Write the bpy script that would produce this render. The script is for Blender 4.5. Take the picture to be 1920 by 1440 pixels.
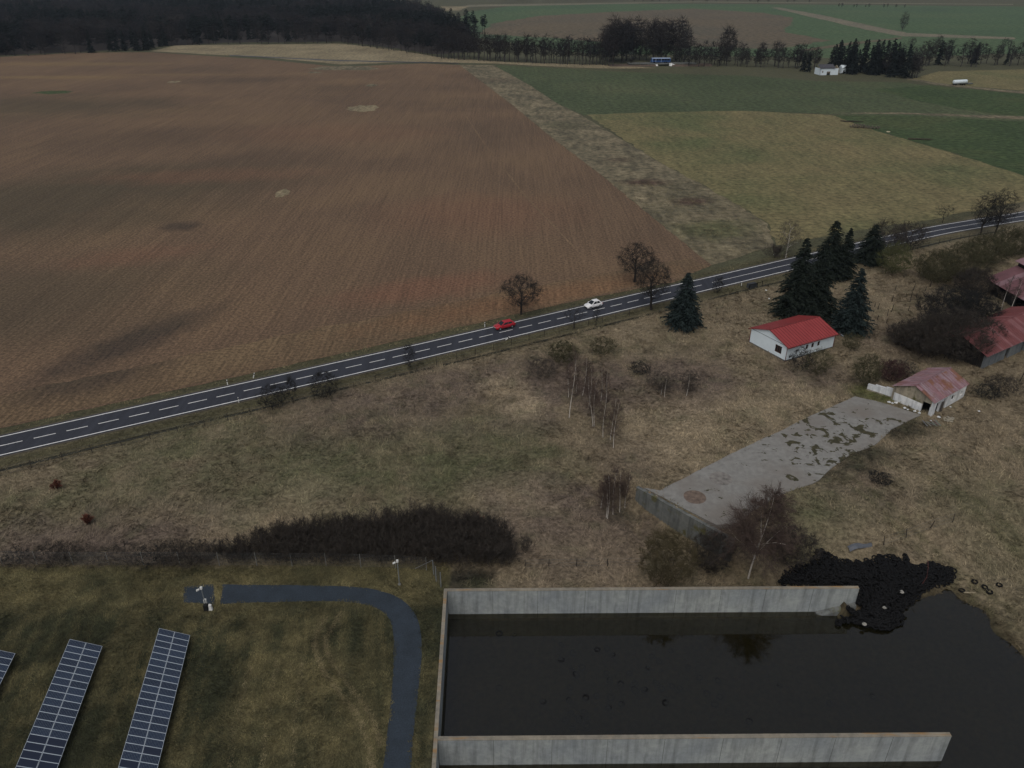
import bpy, math, random
import numpy as np
from mathutils import Vector
from mathutils.geometry import tessellate_polygon

# ------------------------------------------------------------------ camera, sky, sun, exposure
scene = bpy.context.scene
for o in list(bpy.data.objects):
    bpy.data.objects.remove(o)
FPX, CAMH, HORIZON = 1440.0, 64.0, -65.0            # focal length in photo pixels, metres, horizon row
PITCH = math.atan((720 - HORIZON) / FPX)
cam_d = bpy.data.cameras.new('camera')
cam_d.sensor_fit = 'HORIZONTAL'; cam_d.sensor_width = 36.0
cam_d.lens = 36.0 * FPX / 1920.0
cam_d.clip_start = 0.5; cam_d.clip_end = 20000
cam = bpy.data.objects.new('camera', cam_d)
cam.location = (0, 0, CAMH)
cam.rotation_euler = (math.pi / 2 - PITCH, 0, 0)
scene.collection.objects.link(cam); scene.camera = cam

SUN_EL, SUN_AZ = math.radians(59), math.radians(203)   # azimuth clockwise from +Y (seen from above)
world = bpy.data.worlds.new('World'); scene.world = world; world.use_nodes = True
wn = world.node_tree.nodes; wl = world.node_tree.links
bg = wn['Background']
sky = wn.new('ShaderNodeTexSky'); sky.sky_type = 'NISHITA'; sky.sun_disc = False
sky.sun_elevation = SUN_EL; sky.sun_rotation = SUN_AZ
sky.air_density = 1.0; sky.dust_density = 5.0; sky.ozone_density = 1.0
hs = wn.new('ShaderNodeHueSaturation'); hs.inputs['Saturation'].default_value = 0.42   # overcast: grey sky light
wl.new(sky.outputs[0], hs.inputs['Color']); wl.new(hs.outputs[0], bg.inputs['Color'])
bg.inputs['Strength'].default_value = 0.15
sun_d = bpy.data.lights.new('sun', 'SUN'); sun_d.energy = 0.5; sun_d.angle = math.radians(40)
sun_d.color = (1.0, 0.97, 0.93)
sun = bpy.data.objects.new('sun', sun_d); scene.collection.objects.link(sun)
sdir = Vector((math.sin(SUN_AZ) * math.cos(SUN_EL), math.cos(SUN_AZ) * math.cos(SUN_EL), math.sin(SUN_EL)))
sun.rotation_euler = sdir.to_track_quat('Z', 'Y').to_euler(); sun.location = (0, 0, 60)
vs = scene.view_settings
vs.view_transform = 'Standard'; vs.look = 'None'; vs.gamma = 1.0; vs.use_curve_mapping = False
vs.exposure = -0.70
scene.cycles.max_bounces = 6; scene.cycles.transparent_max_bounces = 12
scene.cycles.use_denoising = True

C = scene.collection
random.seed(7)
# ------------------------------------------------------------------ where things stand
ST, CT = math.sin(PITCH), math.cos(PITCH)
def P(x, y, z=0.0):
    """photo pixel -> point of the place at height z (metres)"""
    u = (x - 960) / FPX; v = (y - 720) / FPX
    t = (CAMH - z) / (ST + v * CT)
    return Vector((u * t, (CT - v * ST) * t, z))
def height_at(xb, yb, yt, z0=0.0):
    """height of something whose foot is at pixel xb,yb and whose top row is yt"""
    D = P(xb, yb, z0).y; v = (yt - 720) / FPX
    return CAMH - D * (ST + v * CT) / (CT - v * ST) - z0
WATER_Z, TOP_Z = -3.5, 0.15
B0 = P(832, 1106, TOP_Z); B1 = P(1610, 1101, TOP_Z)
EU = (B1 - B0).to_2d().normalized(); EV = Vector((-EU.y, EU.x))
def W(u, v, z=0.0):
    """silo-pit frame -> world: u along the long walls, v away from the camera"""
    return Vector((B0.x + EU.x * u + EV.x * v, B0.y + EU.y * u + EV.y * v, z))
def UV(x, y):
    dx, dy = x - B0.x, y - B0.y
    return dx * EU.x + dy * EU.y, dx * EV.x + dy * EV.y
def sm(x, a, b):
    t = np.clip((x - a) / (b - a), 0, 1); return t * t * (3 - 2 * t)
# value noise
def _hash(i, j, s):
    n = (i * 374761393 + j * 668265263 + s * 2147483647 % 1013904223).astype(np.int64) & 0xffffffff
    n = ((n ^ (n >> 13)) * 1274126177) & 0xffffffff
    n = (n ^ (n >> 16)) & 0xffff
    return n / 65535.0
def vnoise(x, y, s=0):
    x = np.asarray(x, float); y = np.asarray(y, float)
    i = np.floor(x).astype(np.int64); j = np.floor(y).astype(np.int64)
    fx = x - i; fy = y - j; fx = fx * fx * (3 - 2 * fx); fy = fy * fy * (3 - 2 * fy)
    a = _hash(i, j, s); b = _hash(i + 1, j, s); c = _hash(i, j + 1, s); d = _hash(i + 1, j + 1, s)
    return (a * (1 - fx) + b * fx) * (1 - fy) + (c * (1 - fx) + d * fx) * fy
def fbm(x, y, s=0, o=4):
    r = 0; a = .5; t = 0
    for k in range(o):
        r = r + a * vnoise(x, y, s + k * 17); t += a; a *= .5; x = np.asarray(x) * 2.03 + 5.1; y = np.asarray(y) * 2.03 + 1.7
    return r / t
# signed distance to a polygon (positive outside)
def sdist(u, v, poly):
    u = np.asarray(u, float); v = np.asarray(v, float)
    d = np.full(u.shape, 1e9); ins = np.zeros(u.shape, bool); n = len(poly)
    for k in range(n):
        ax, ay = poly[k]; bx, by = poly[(k + 1) % n]
        ex, ey = bx - ax, by - ay
        t = np.clip(((u - ax) * ex + (v - ay) * ey) / (ex * ex + ey * ey + 1e-12), 0, 1)
        d = np.minimum(d, np.hypot(u - ax - t * ex, v - ay - t * ey))
        c = ((ay > v) != (by > v)) & (u < (bx - ax) * (v - ay) / (by - ay + 1e-12) + ax)
        ins ^= c
    return np.where(ins, -d, d)
POND = [(.3, 0), (46.5, 0), (47.5, -1.5), (54, -.5), (58, 1.6), (61.5, 2.7), (63.6, -.6), (64.4, -7.8), (66, -20), (68, -60), (.3, -60)]
SW0, SW1 = (25.9, 19.45), (33.9, 10.8)      # retaining wall of the slab
def hgt_uv(u, v):
    u = np.asarray(u, float); v = np.asarray(v, float)
    us = u + 0.02 * v                        # the end wall is not quite square
    nx, ny = -.735, -.678
    s = (u - SW0[0]) * nx + (v - SW0[1]) * ny
    tw_ = np.clip((u - SW0[0]) / 8, 0, 1)
    low = -np.maximum(2.4 * sm(u, 10, 25) * sm(v, 15, 5), (2.5 + 1.2 * tw_) * sm(s, -.7, .12) * sm(s, 11, 4) * sm(v, 24, 17.5) * sm(u, 18, 25.5))
    low = low * sm(v, -0.05, 0.3)
    d = sdist(u, v, POND) + (fbm(u / 3.2, v / 3.2, 5, 3) - .5) * 3.0 * sm(u, 49, 56)
    ramp = np.minimum(low, WATER_Z + 0.26 * np.maximum(d, 0))
    k = sm(u, 45.5, 48.5)
    z = low * (1 - k) + ramp * k
    inside = ((us > .3) & (v < 0) & (d < 0)) | ((u > 49) & (d < 0))
    zin = WATER_Z - np.minimum(.75, .35 * np.maximum(-d, 0)) * k - .75 * (1 - k)
    return np.where(inside, zin, z)
def gz(x, y):
    u, v = UV(x, y); return float(hgt_uv(u, v))
def G(px, py):
    z = 0.0
    for _ in range(14):
        p = P(px, py, z); z = .5 * z + .5 * gz(p.x, p.y)
    p = P(px, py, z); p.z = gz(p.x, p.y); return p

# ------------------------------------------------------------------ objects
def tag(o, label=None, cat=None, group=None, kind=None):
    if label: o['label'] = label
    if cat: o['category'] = cat
    if group: o['group'] = group
    if kind: o['kind'] = kind
    return o
def empty(name, loc, label=None, cat=None, group=None, rz=0.0):
    o = bpy.data.objects.new(name, None); C.objects.link(o)
    o.empty_display_size = .3; o.location = loc; o.rotation_euler = (0, 0, rz)
    return tag(o, label, cat, group)
def link(name, me, parent=None, loc=None):
    o = bpy.data.objects.new(name, me); C.objects.link(o)
    if parent is not None: o.parent = parent
    if loc is not None: o.location = loc
    return o
def np_mesh(name, verts, faces, mat, k=3, smooth=False):
    """verts (n,3), faces (m,k) arrays"""
    me = bpy.data.meshes.new(name)
    verts = np.asarray(verts, np.float32).reshape(-1, 3); faces = np.asarray(faces, np.int32).reshape(-1, k)
    me.vertices.add(len(verts)); me.vertices.foreach_set('co', verts.ravel())
    me.loops.add(faces.size); me.loops.foreach_set('vertex_index', faces.ravel())
    me.polygons.add(len(faces)); me.polygons.foreach_set('loop_start', np.arange(0, faces.size, k, dtype=np.int32))
    try: me.polygons.foreach_set('loop_total', np.full(len(faces), k, np.int32))
    except Exception: pass
    me.polygons.foreach_set('use_smooth', np.full(len(faces), smooth, bool))
    me.update(calc_edges=True); me.validate()
    me.materials.append(mat)
    return me
def set_col(me, cols):
    a = me.attributes.new('col', 'FLOAT_COLOR', 'POINT')
    c = np.ones((len(me.vertices), 4), np.float32); c[:, :3] = cols
    a.data.foreach_set('color', c.ravel())
class MB:
    """collects shapes; build() links them as one mesh object"""
    def __init__(s): s.v = []; s.f = []; s.m = []; s.uv = None
    def face(s, pts, m=0):
        b = len(s.v); s.v += [tuple(p) for p in pts]; s.f.append(tuple(range(b, b + len(pts)))); s.m.append(m)
    def box(s, x0, x1, y0, y1, z0, z1, m=0):
        b = len(s.v)
        s.v += [(x0, y0, z0), (x1, y0, z0), (x1, y1, z0), (x0, y1, z0), (x0, y0, z1), (x1, y0, z1), (x1, y1, z1), (x0, y1, z1)]
        for f in ((0, 3, 2, 1), (4, 5, 6, 7), (0, 1, 5, 4), (1, 2, 6, 5), (2, 3, 7, 6), (3, 0, 4, 7)):
            s.f.append(tuple(b + i for i in f)); s.m.append(m)
        return s
    def hexa(s, lo, hi, m=0):
        """two quads of 4 points each"""
        b = len(s.v); s.v += [tuple(p) for p in lo] + [tuple(p) for p in hi]
        for f in ((0, 3, 2, 1), (4, 5, 6, 7), (0, 1, 5, 4), (1, 2, 6, 5), (2, 3, 7, 6), (3, 0, 4, 7)):
            s.f.append(tuple(b + i for i in f)); s.m.append(m)
        return s
    def prism(s, poly, off, m=0):
        """polygon of 3-D points swept by off"""
        n = len(poly); b = len(s.v); off = Vector(off)
        s.v += [tuple(p) for p in poly] + [tuple(Vector(p) + off) for p in poly]
        s.f.append(tuple(range(b, b + n))[::-1]); s.m.append(m); s.f.append(tuple(range(b + n, b + 2 * n))); s.m.append(m)
        for i in range(n):
            j = (i + 1) % n; s.f.append((b + i, b + j, b + n + j, b + n + i)); s.m.append(m)
        return s
    def tube(s, pts, rads, n=6, cap=True, m=0):
        pts = [Vector(p) for p in pts]; b = len(s.v)
        for i, p in enumerate(pts):
            d = (pts[min(i + 1, len(pts) - 1)] - pts[max(i - 1, 0)]).normalized()
            a = d.orthogonal().normalized() if abs(d.z) < .95 else Vector((1, 0, 0)); c = d.cross(a).normalized(); a = c.cross(d)
            for k in range(n):
                t = 2 * math.pi * k / n; s.v.append(tuple(p + (a * math.cos(t) + c * math.sin(t)) * rads[i]))
        for i in range(len(pts) - 1):
            for k in range(n):
                s.f.append((b + i * n + k, b + i * n + (k + 1) % n, b + (i + 1) * n + (k + 1) % n, b + (i + 1) * n + k)); s.m.append(m)
        if cap:
            s.f.append(tuple(b + k for k in range(n))[::-1]); s.m.append(m)
            e = b + (len(pts) - 1) * n; s.f.append(tuple(e + k for k in range(n))); s.m.append(m)
        return s
    def tri(s, p0, p1, w, m=0):
        """a twig: thin triangle from p0 (width w) to p1"""
        p0 = Vector(p0); p1 = Vector(p1); d = p1 - p0
        r = Vector((random.uniform(-1, 1), random.uniform(-1, 1), random.uniform(-1, 1)))
        a = d.cross(r)
        if a.length < 1e-6: a = Vector((1, 0, 0))
        a = a.normalized() * (w / 2); b = len(s.v)
        s.v += [tuple(p0 - a), tuple(p0 + a), tuple(p1)]; s.f.append((b, b + 1, b + 2)); s.m.append(m)
    def add_tris(s, V):
        b = len(s.v); n = len(V); s.v += V.reshape(-1, 3).tolist(); s.f += (np.arange(3 * n).reshape(-1, 3) + b).tolist(); s.m += [0] * n
    def mesh(s, name, mat, smooth=False):
        me = bpy.data.meshes.new(name); me.from_pydata(s.v, [], s.f); me.update()
        for x in (mat if isinstance(mat, (list, tuple)) else [mat]): me.materials.append(x)
        if any(s.m): me.polygons.foreach_set('material_index', s.m)
        if smooth: me.polygons.foreach_set('use_smooth', [True] * len(s.f))
        return me
    def build(s, name, mat, parent=None, loc=None, smooth=False):
        return link(name, s.mesh(name, mat, smooth), parent, loc)
def copy_tree(o, parent=None):
    c = o.copy(); C.objects.link(c)
    if parent is not None: c.parent = parent
    for ch in list(o.children): copy_tree(ch, c)
    return c

# ------------------------------------------------------------------ materials
def lin(c): return tuple(((v / 255) / 12.92 if v / 255 <= .04045 else ((v / 255 + .055) / 1.055) ** 2.4) for v in c)
KEXP = 0.60
def S(r, g, b): return tuple(min(.85, v / KEXP) for v in lin((r, g, b)))
class NT:
    def __init__(s, name):
        s.mat = bpy.data.materials.new(name); s.mat.use_nodes = True
        s.n = s.mat.node_tree.nodes; s.l = s.mat.node_tree.links
        s.b = s.n['Principled BSDF']; s.b.inputs['Specular IOR Level'].default_value = .2
        s.pos = None
    def node(s, t, **kw):
        n = s.n.new(t)
        for k, v in kw.items(): setattr(n, k, v)
        return n
    def link(s, a, b): s.l.new(a, b)
    def coords(s, obj=False):
        if obj: return s.node('ShaderNodeTexCoord').outputs['Object']
        if s.pos is None: s.pos = s.node('ShaderNodeNewGeometry').outputs['Position']
        return s.pos
    def mapping(s, vec, scale=(1, 1, 1), rz=0.0, loc=(0, 0, 0)):
        m = s.node('ShaderNodeMapping'); m.inputs['Scale'].default_value = scale; m.inputs['Rotation'].default_value = (0, 0, rz)
        m.inputs['Location'].default_value = loc
        s.link(vec, m.inputs['Vector']); return m.outputs[0]
    def noise(s, vec, scale, detail=4, rough=.55, dist=0.0):
        n = s.node('ShaderNodeTexNoise'); n.inputs['Scale'].default_value = scale; n.inputs['Detail'].default_value = detail
        n.inputs['Roughness'].default_value = rough; n.inputs['Distortion'].default_value = dist
        s.link(vec, n.inputs['Vector']); return n.outputs['Fac']
    def ramp(s, fac, stops):
        r = s.node('ShaderNodeValToRGB'); e = r.color_ramp.elements
        while len(e) > 1: e.remove(e[-1])
        e[0].position = stops[0][0]; e[0].color = (*stops[0][1], 1)
        for p, c in stops[1:]:
            x = e.new(p); x.color = (*c, 1)
        s.link(fac, r.inputs[0]); return r.outputs[0]
    def mix(s, fac, a, b, mode='MIX'):
        m = s.node('ShaderNodeMix', data_type='RGBA', blend_type=mode)
        if isinstance(fac, float): m.inputs[0].default_value = fac
        else: s.link(fac, m.inputs[0])
        for i, x in ((6, a), (7, b)):
            if isinstance(x, tuple): m.inputs[i].default_value = (*x, 1)
            else: s.link(x, m.inputs[i])
        return m.outputs[2]
    def step(s, fac, a, b):
        m = s.node('ShaderNodeMapRange'); m.inputs[1].default_value = a; m.inputs[2].default_value = b
        s.link(fac, m.inputs[0]); return m.outputs[0]
    def bump(s, h, strength=.5, dist=.1):
        b = s.node('ShaderNodeBump'); b.inputs['Strength'].default_value = strength; b.inputs['Distance'].default_value = dist
        s.link(h, b.inputs['Height']); s.link(b.outputs[0], s.b.inputs['Normal'])
    def done(s, col, rough=.9):
        if isinstance(col, tuple): s.b.inputs['Base Color'].default_value = (*col, 1)
        else: s.link(col, s.b.inputs['Base Color'])
        s.b.inputs['Roughness'].default_value = rough
        return s.mat
def simple(name, c, rough=.8, var=.25, scale=3.0, bump=0.0, obj=True, metal=0.0):
    t = NT(name); n = t.noise(t.coords(obj), scale, 5)
    a = tuple(x * (1 - var) for x in c); b = tuple(min(1, x * (1 + var)) for x in c)
    if bump: t.bump(n, bump, .05)
    t.b.inputs['Metallic'].default_value = metal
    return t.done(t.ramp(n, [(.25, a), (.75, b)]), rough)
def attr_mat(name, fine=2.5, bump=.6, amt=.5, rand=False):
    t = NT(name); a = t.node('ShaderNodeAttribute', attribute_name='col').outputs['Color']
    v = t.coords(); n1 = t.noise(v, fine, 6, .65); n2 = t.noise(v, fine * .18, 4)
    g = t.ramp(n1, [(.28, (1 - amt,) * 3), (.72, (1 + amt * .75,) * 3)]); g2 = t.ramp(n2, [(.3, (.82, .82, .82)), (.7, (1.14, 1.12, 1.08))])
    if bump: t.bump(n1, bump, .35)
    return t.done(t.mix(1.0, t.mix(1.0, a, g, 'MULTIPLY'), g2, 'MULTIPLY'), .95)
M = {}
M['ground'] = attr_mat('ground_soil_and_grass', 1.6, .8, .65)
M['tuft'] = attr_mat('grass_blades', 1.2, 0, .25)

# ------------------------------------------------------------------ ground colours (what grows where, and painted shade at the pit corner)
DRY, TAN, GREEN, BRAM, PALE = S(106, 96, 79), S(95, 86, 70), S(66, 70, 49), S(86, 76, 68), S(134, 122, 101)
MOSS = S(62, 66, 36); LAWN = S(42, 44, 31); OLIVE = S(86, 80, 56); BARE = S(66, 56, 48)
BLOBS = []
for px, py, r, c, w in (
    (300, 830, 9, GREEN, .7), (500, 865, 11, GREEN, .8), (700, 850, 11, GREEN, .85), (900, 830, 10, GREEN, .8), (985, 880, 7, GREEN, .9),
    (830, 910, 9, GREEN, .8), (600, 905, 9, GREEN, .75), (200, 930, 8, GREEN, .7), (60, 960, 7, GREEN, .6), (1560, 965, 8, GREEN, .8),
    (1500, 1000, 6, GREEN, .6), (1000, 800, 4, GREEN, .7), (370, 830, 4, GREEN, .6), (1850, 960, 6, GREEN, .6), (1790, 900, 6, GREEN, .6),
    (480, 740, 5, GREEN, .5), (1240, 650, 7, GREEN, .35), (1880, 1080, 6, GREEN, .6), (420, 930, 6, GREEN, .5),
    (620, 775, 8, BRAM, .6), (780, 750, 9, BRAM, .7), (880, 715, 7, BRAM, .6), (1030, 720, 9, BRAM, .8), (1100, 710, 8, BRAM, .8),
    (1240, 725, 8, BRAM, .8), (1300, 700, 8, BRAM, .8), (1000, 960, 7, BRAM, .8), (1060, 1000, 8, BRAM, .9), (1130, 1030, 7, BRAM, .8),
    (1520, 705, 5, BRAM, .8), (1620, 905, 5, BRAM, .5), (150, 1030, 7, BRAM, .7), (300, 1020, 7, BRAM, .7), (30, 1040, 6, BRAM, .7),
    (1480, 660, 5, BRAM, .4), (1180, 860, 5, BRAM, .4), (1000, 780, 5, BRAM, .5), (1680, 640, 7, BRAM, .5),
    (940, 728, 3.2, PALE, .8), (985, 765, 3, PALE, .75), (1250, 820, 7, PALE, .28), (1350, 860, 6, PALE, .28), (1300, 790, 7, PALE, .3),
    (1500, 745, 5, PALE, .4), (1420, 770, 5, PALE, .4), (1370, 620, 8, DRY, .8), (1180, 630, 8, DRY, .7), (1480, 560, 6, DRY, .6), (1700, 580, 8, DRY, .8),
    (1650, 830, 6, DRY, .6), (1700, 860, 8, DRY, .7), (1650, 1060, 6, DRY, .7), (1100, 1080, 8, DRY, .5), (1750, 1080, 7, DRY, .6),
    (1645, 741, 2.6, MOSS, .9), (1615, 738, 2.2, MOSS, .7), (1700, 778, 2.0, MOSS, .6), (1640, 850, 2.5, S(44, 42, 33), .9), (1605, 870, 2.3, S(44, 42, 33), .9), (1680, 812, 2.5, S(44, 42, 33), .9), (1710, 798, 2.5, S(46, 44, 33), .8), (1570, 893, 2.0, S(46, 44, 33), .8),
    (870, 1085, 2.4, S(30, 30, 26), .9), (845, 1088, 1.6, S(30, 30, 26), .9), (905, 1088, 1.4, S(40, 38, 30), .8),  # deep shade behind the wall's corner, put into the ground colour
    (450, 985, 5, PALE, .25), (560, 950, 5, PALE, .3), (950, 940, 5, PALE, .3)):
    p = G(px, py); BLOBS.append((p.x, p.y, r, np.array(c), w * (.5 if c is GREEN else 1)))
ROADPTS = [P(x, y) for x, y in ((0, 837), (640, 692.5), (880, 637.5), (1464, 500), (1724, 439.5), (1830, 420), (1920, 405.5))]
_d0 = (ROADPTS[1] - ROADPTS[0]).normalized(); _d1 = (ROADPTS[-1] - ROADPTS[-2]).normalized()
RA, RB = ROADPTS[0], ROADPTS[3]; RD = (RB - RA).normalized(); RN = Vector((RD.y, -RD.x, 0))    # RN points to the meadow side
def road_side(x, y): return (x - RA.x) * RN.x + (y - RA.y) * RN.y      # >0 meadow side
def ground_col(x, y):
    x = np.asarray(x, float); y = np.asarray(y, float); u, v = UV(x, y)
    n1 = fbm(x / 9, y / 9, 1)[..., None]; n2 = fbm(x / 3.1, y / 3.1, 2)[..., None]; n3 = fbm(x / 1.1, y / 1.1, 3, 3)[..., None]
    c = np.array(TAN) * (1 - n1) + np.array(DRY) * n1
    for bx, by, r, bc, w in BLOBS:
        d = np.hypot(x - bx, (y - by))[..., None] / r
        k = w * np.clip(1.5 - d + (n2 - .5) * 1.6, 0, 1) ** .8 * (.35 + 1.1 * n3)
        c = c * (1 - np.clip(k, 0, 1)) + bc * np.clip(k, 0, 1)
    spots = np.clip((fbm(x / 2.2, y / 2.2, 31, 3) - .56) * 5, 0, 1)[..., None]
    c = c * (1 - .3 * spots) + np.array(GREEN) * .3 * spots
    # beyond the road: rough green-grey grass
    s = road_side(x, y)
    far = np.array(S(66, 66, 50)) * (.8 + .4 * n1)
    k = sm(s, 1, -3)[..., None]; c = c * (1 - k) + far * k
    verge = (np.exp(-((s - 5.4) / 2.6) ** 2) * .85)[..., None]; c = c * (1 - verge) + np.array(S(58, 57, 40)) * (.75 + .5 * n2) * verge
    verge = (np.exp(-((s + 5.0) / 1.5) ** 2) * .8)[..., None]; c = c * (1 - verge) + np.array(S(60, 58, 42)) * (.75 + .5 * n2) * verge
    # the mown plot of the solar array
    k = (sm(u, 1.0, .2) * sm(v, 5.2, 4.2))[..., None]
    ol = np.clip(sm(v, -6.5, -1.0) * .75 + .9 * (fbm(x / 6, y / 6, 9) - .45) * 2 + .5 * (n3 - .5), 0, 1)[..., None] if False else \
        np.clip((sm(v, -7, 0) * .55)[..., None] + (fbm(x / 6, y / 6, 9)[..., None] - .42) * 1.6 + (n3 - .5) * .9, 0, 1)
    stripe = sm(np.abs(u + 14 + .18 * v), 9.5, 6) * sm(v, -2, -6)
    ol = np.clip(ol + .30 * stripe[..., None], 0, 1)
    mow = vnoise((x + .18 * y) / .55, (y - .18 * x) / 7, 63)[..., None]; ol = np.clip(ol + (mow - .5) * .7 * sm(v, -1, -5)[..., None], 0, 1)
    lw = np.array(LAWN) * (1 - ol) + np.array(OLIVE) * ol
    c = c * (1 - k) + lw * k
    # damp mud and scum at the pond's edge and bed
    d = sdist(u, v, POND); k = (sm(d, 2.2, .2) * sm(u, 44, 48))[..., None]; c = c * (1 - k) + np.array(S(58, 52, 38)) * k
    k = (sm(d, .1, -.5))[..., None]; c = c * (1 - k) + np.array(S(42, 40, 28)) * k
    # tracks in the rough grass at the right
    for a, b in (((1560, 880), (1920, 1130)), ((1700, 860), (1920, 1010))):
        A = P(*a); Bq = P(*b); e = (Bq - A); L = e.length; e /= L
        t = (x - A.x) * e.x + (y - A.y) * e.y; q = np.abs((x - A.x) * -e.y + (y - A.y) * e.x)
        k = (np.exp(-((q - .9) / .45) ** 2) * sm(t, 0, 6) * .55)[..., None]; c = c * (1 - k) + np.array(S(60, 60, 40)) * k
    return np.clip(c, 0, 1)

def grow(a, b, step, lim, f=1.22):
    r = []; x = b; s = step
    while x < lim: s *= f; x += s; r.append(x)
    l = []; x = a; s = step
    while x > -lim: s *= f; x -= s; l.append(x)
    return l[::-1], r
us0 = list(np.arange(-75, 100, 1.1)); vs0 = list(np.arange(-48, 125, 1.1))
us0 = [x for x in us0 if abs(x - .3) > .5 and not 17.9 < x < 40.1] + list(np.arange(18, 40, .42)) + [.15, .45]
vs0 = [x for x in vs0 if abs(x) > .4 and not 7.9 < x < 24.1] + list(np.arange(8, 24, .42)) + [-.12, .12]
l, r = grow(-75, 100, 1.1, 5600); us = np.array(l + sorted(us0) + r)
l, r = grow(-48, 125, 1.1, 5600); vsn = np.array(l + sorted(vs0) + r)
UU, VV = np.meshgrid(us, vsn)
UU = UU - .02 * VV * np.exp(-(UU / 6) ** 2) * (np.abs(VV) < 60)
ZZ = hgt_uv(UU, VV)
XX = B0.x + EU.x * UU + EV.x * VV; YY = B0.y + EU.y * UU + EV.y * VV
nv, nu = UU.shape; idx = np.arange(nv * nu).reshape(nv, nu)
F = np.stack([idx[:-1, :-1], idx[:-1, 1:], idx[1:, 1:], idx[1:, :-1]], -1).reshape(-1, 4)
gme = np_mesh('ground', np.stack([XX, YY, ZZ], -1), F, M['ground'], 4, True)
set_col(gme, ground_col(XX.ravel(), YY.ravel()))
tag(link('ground', gme), kind='structure')

# ------------------------------------------------------------------ fields as thin sheets
def ragged(pts, step, amp, seed=0):
    out = []
    for i in range(len(pts)):
        a = pts[i]; b = pts[(i + 1) % len(pts)]; L = (b - a).length
        st = max(step, .012 * (a.length + b.length) * .5)
        n = max(1, int(L / st)); nrm = Vector((-(b - a).y, (b - a).x, 0)).normalized()
        for k in range(n):
            p = a.lerp(b, k / n); q = (float(fbm(p.x / 3 + seed, p.y / 3, seed, 3)) - .5) * 2 * amp * (1 if k else .3)
            out.append(p + nrm * q)
    return out
def sheet(name, pts, z, mat, parent=None, kind='structure', step=2.0, amp=.4, seed=0):
    pts = ragged(pts, step, amp, seed) if step else pts
    pts = [Vector((p.x, p.y, z)) for p in pts]
    tris = tessellate_polygon([pts]); me = bpy.data.meshes.new(name)
    tr = []
    for t in tris:
        a, b, c = (pts[i] for i in t)
        tr.append(t if (b - a).cross(c - a).z > 0 else t[::-1])
    me.from_pydata([tuple(p) for p in pts], [], tr); me.update(); me.materials.append(mat)
    o = link(name, me, parent)
    if kind: o['kind'] = kind
    return o
def field_mat(name, rz, c0, c1, c2, row=1.0, rowamt=.35, big=.018, bump=.8, rowscale=1.1, streak=.03, fine=1.6, spots=()):
    t = NT(name); v = t.coords()
    rows = t.noise(t.mapping(v, (rowscale, streak, 1), rz), 1.0, 3, .6)
    rows2 = t.noise(t.mapping(v, (rowscale * .16, streak * .35, 1), rz, (13, 7, 0)), 1.0, 3, .6)
    patch = t.noise(v, big, 5, .55, .4); cl = t.noise(v, fine, 6, .7)
    base = t.ramp(patch, [(.30, c0), (.5, c1), (.7, c2)])
    for (cx, cy, rx, ry, rot, colr, amt) in spots:      # soil that differs: wet hollows, paler or greener ground
        mp = t.node('ShaderNodeMapping', vector_type='TEXTURE'); mp.inputs['Location'].default_value = (cx, cy, 0); mp.inputs['Rotation'].default_value = (0, 0, rot); mp.inputs['Scale'].default_value = (rx, ry, 1)
        t.link(v, mp.inputs['Vector']); ln_ = t.node('ShaderNodeVectorMath', operation='LENGTH'); t.link(mp.outputs[0], ln_.inputs[0])
        nz_ = t.noise(v, 1.6 / min(rx, ry), 4, .6); md = t.node('ShaderNodeMath', operation='MULTIPLY_ADD'); t.link(nz_, md.inputs[0]); md.inputs[1].default_value = 1.1; t.link(ln_.outputs['Value'], md.inputs[2])
        mr = t.node('ShaderNodeMapRange'); mr.inputs[1].default_value = 1.75; mr.inputs[2].default_value = .95; mr.inputs[4].default_value = amt; t.link(md.outputs[0], mr.inputs[0])
        base = t.mix(mr.outputs[0], base, colr)
    k = rowamt
    m1 = t.ramp(rows, [(.3, (1 - k,) * 3), (.7, (1 + k * .8, 1 + k * .75, 1 + k * .68))])
    m2 = t.ramp(rows2, [(.32, (.94, .94, .95)), (.68, (1.06, 1.06, 1.05))])
    m3 = t.ramp(cl, [(.32, (.45, .45, .45)), (.68, (1.6, 1.57, 1.52))])
    col = t.mix(1.0, t.mix(1.0, t.mix(1.0, base, m1, 'MULTIPLY'), m2, 'MULTIPLY'), m3, 'MULTIPLY')
    if bump:
        a = t.node('ShaderNodeMath', operation='ADD'); t.link(rows, a.inputs[0]); t.link(cl, a.inputs[1]); t.bump(a.outputs[0], bump, .3)
    return t.done(col, .95)
e0 = P(1300, 470); e1 = P(862, 122); ROWRZ = -math.atan2(-(e1 - e0).x, (e1 - e0).y)
ROADRZ = math.pi / 2 - math.atan2(RD.y, RD.x)
def spot(px, py, rx, ry, rot, c, a=.8):
    p = P(px, py); return (p.x, p.y, rx, ry, rot, c, a)
WET, REDD, OLV, OCH = S(54, 47, 41), S(94, 70, 56), S(58, 54, 43), S(100, 84, 60)
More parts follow.
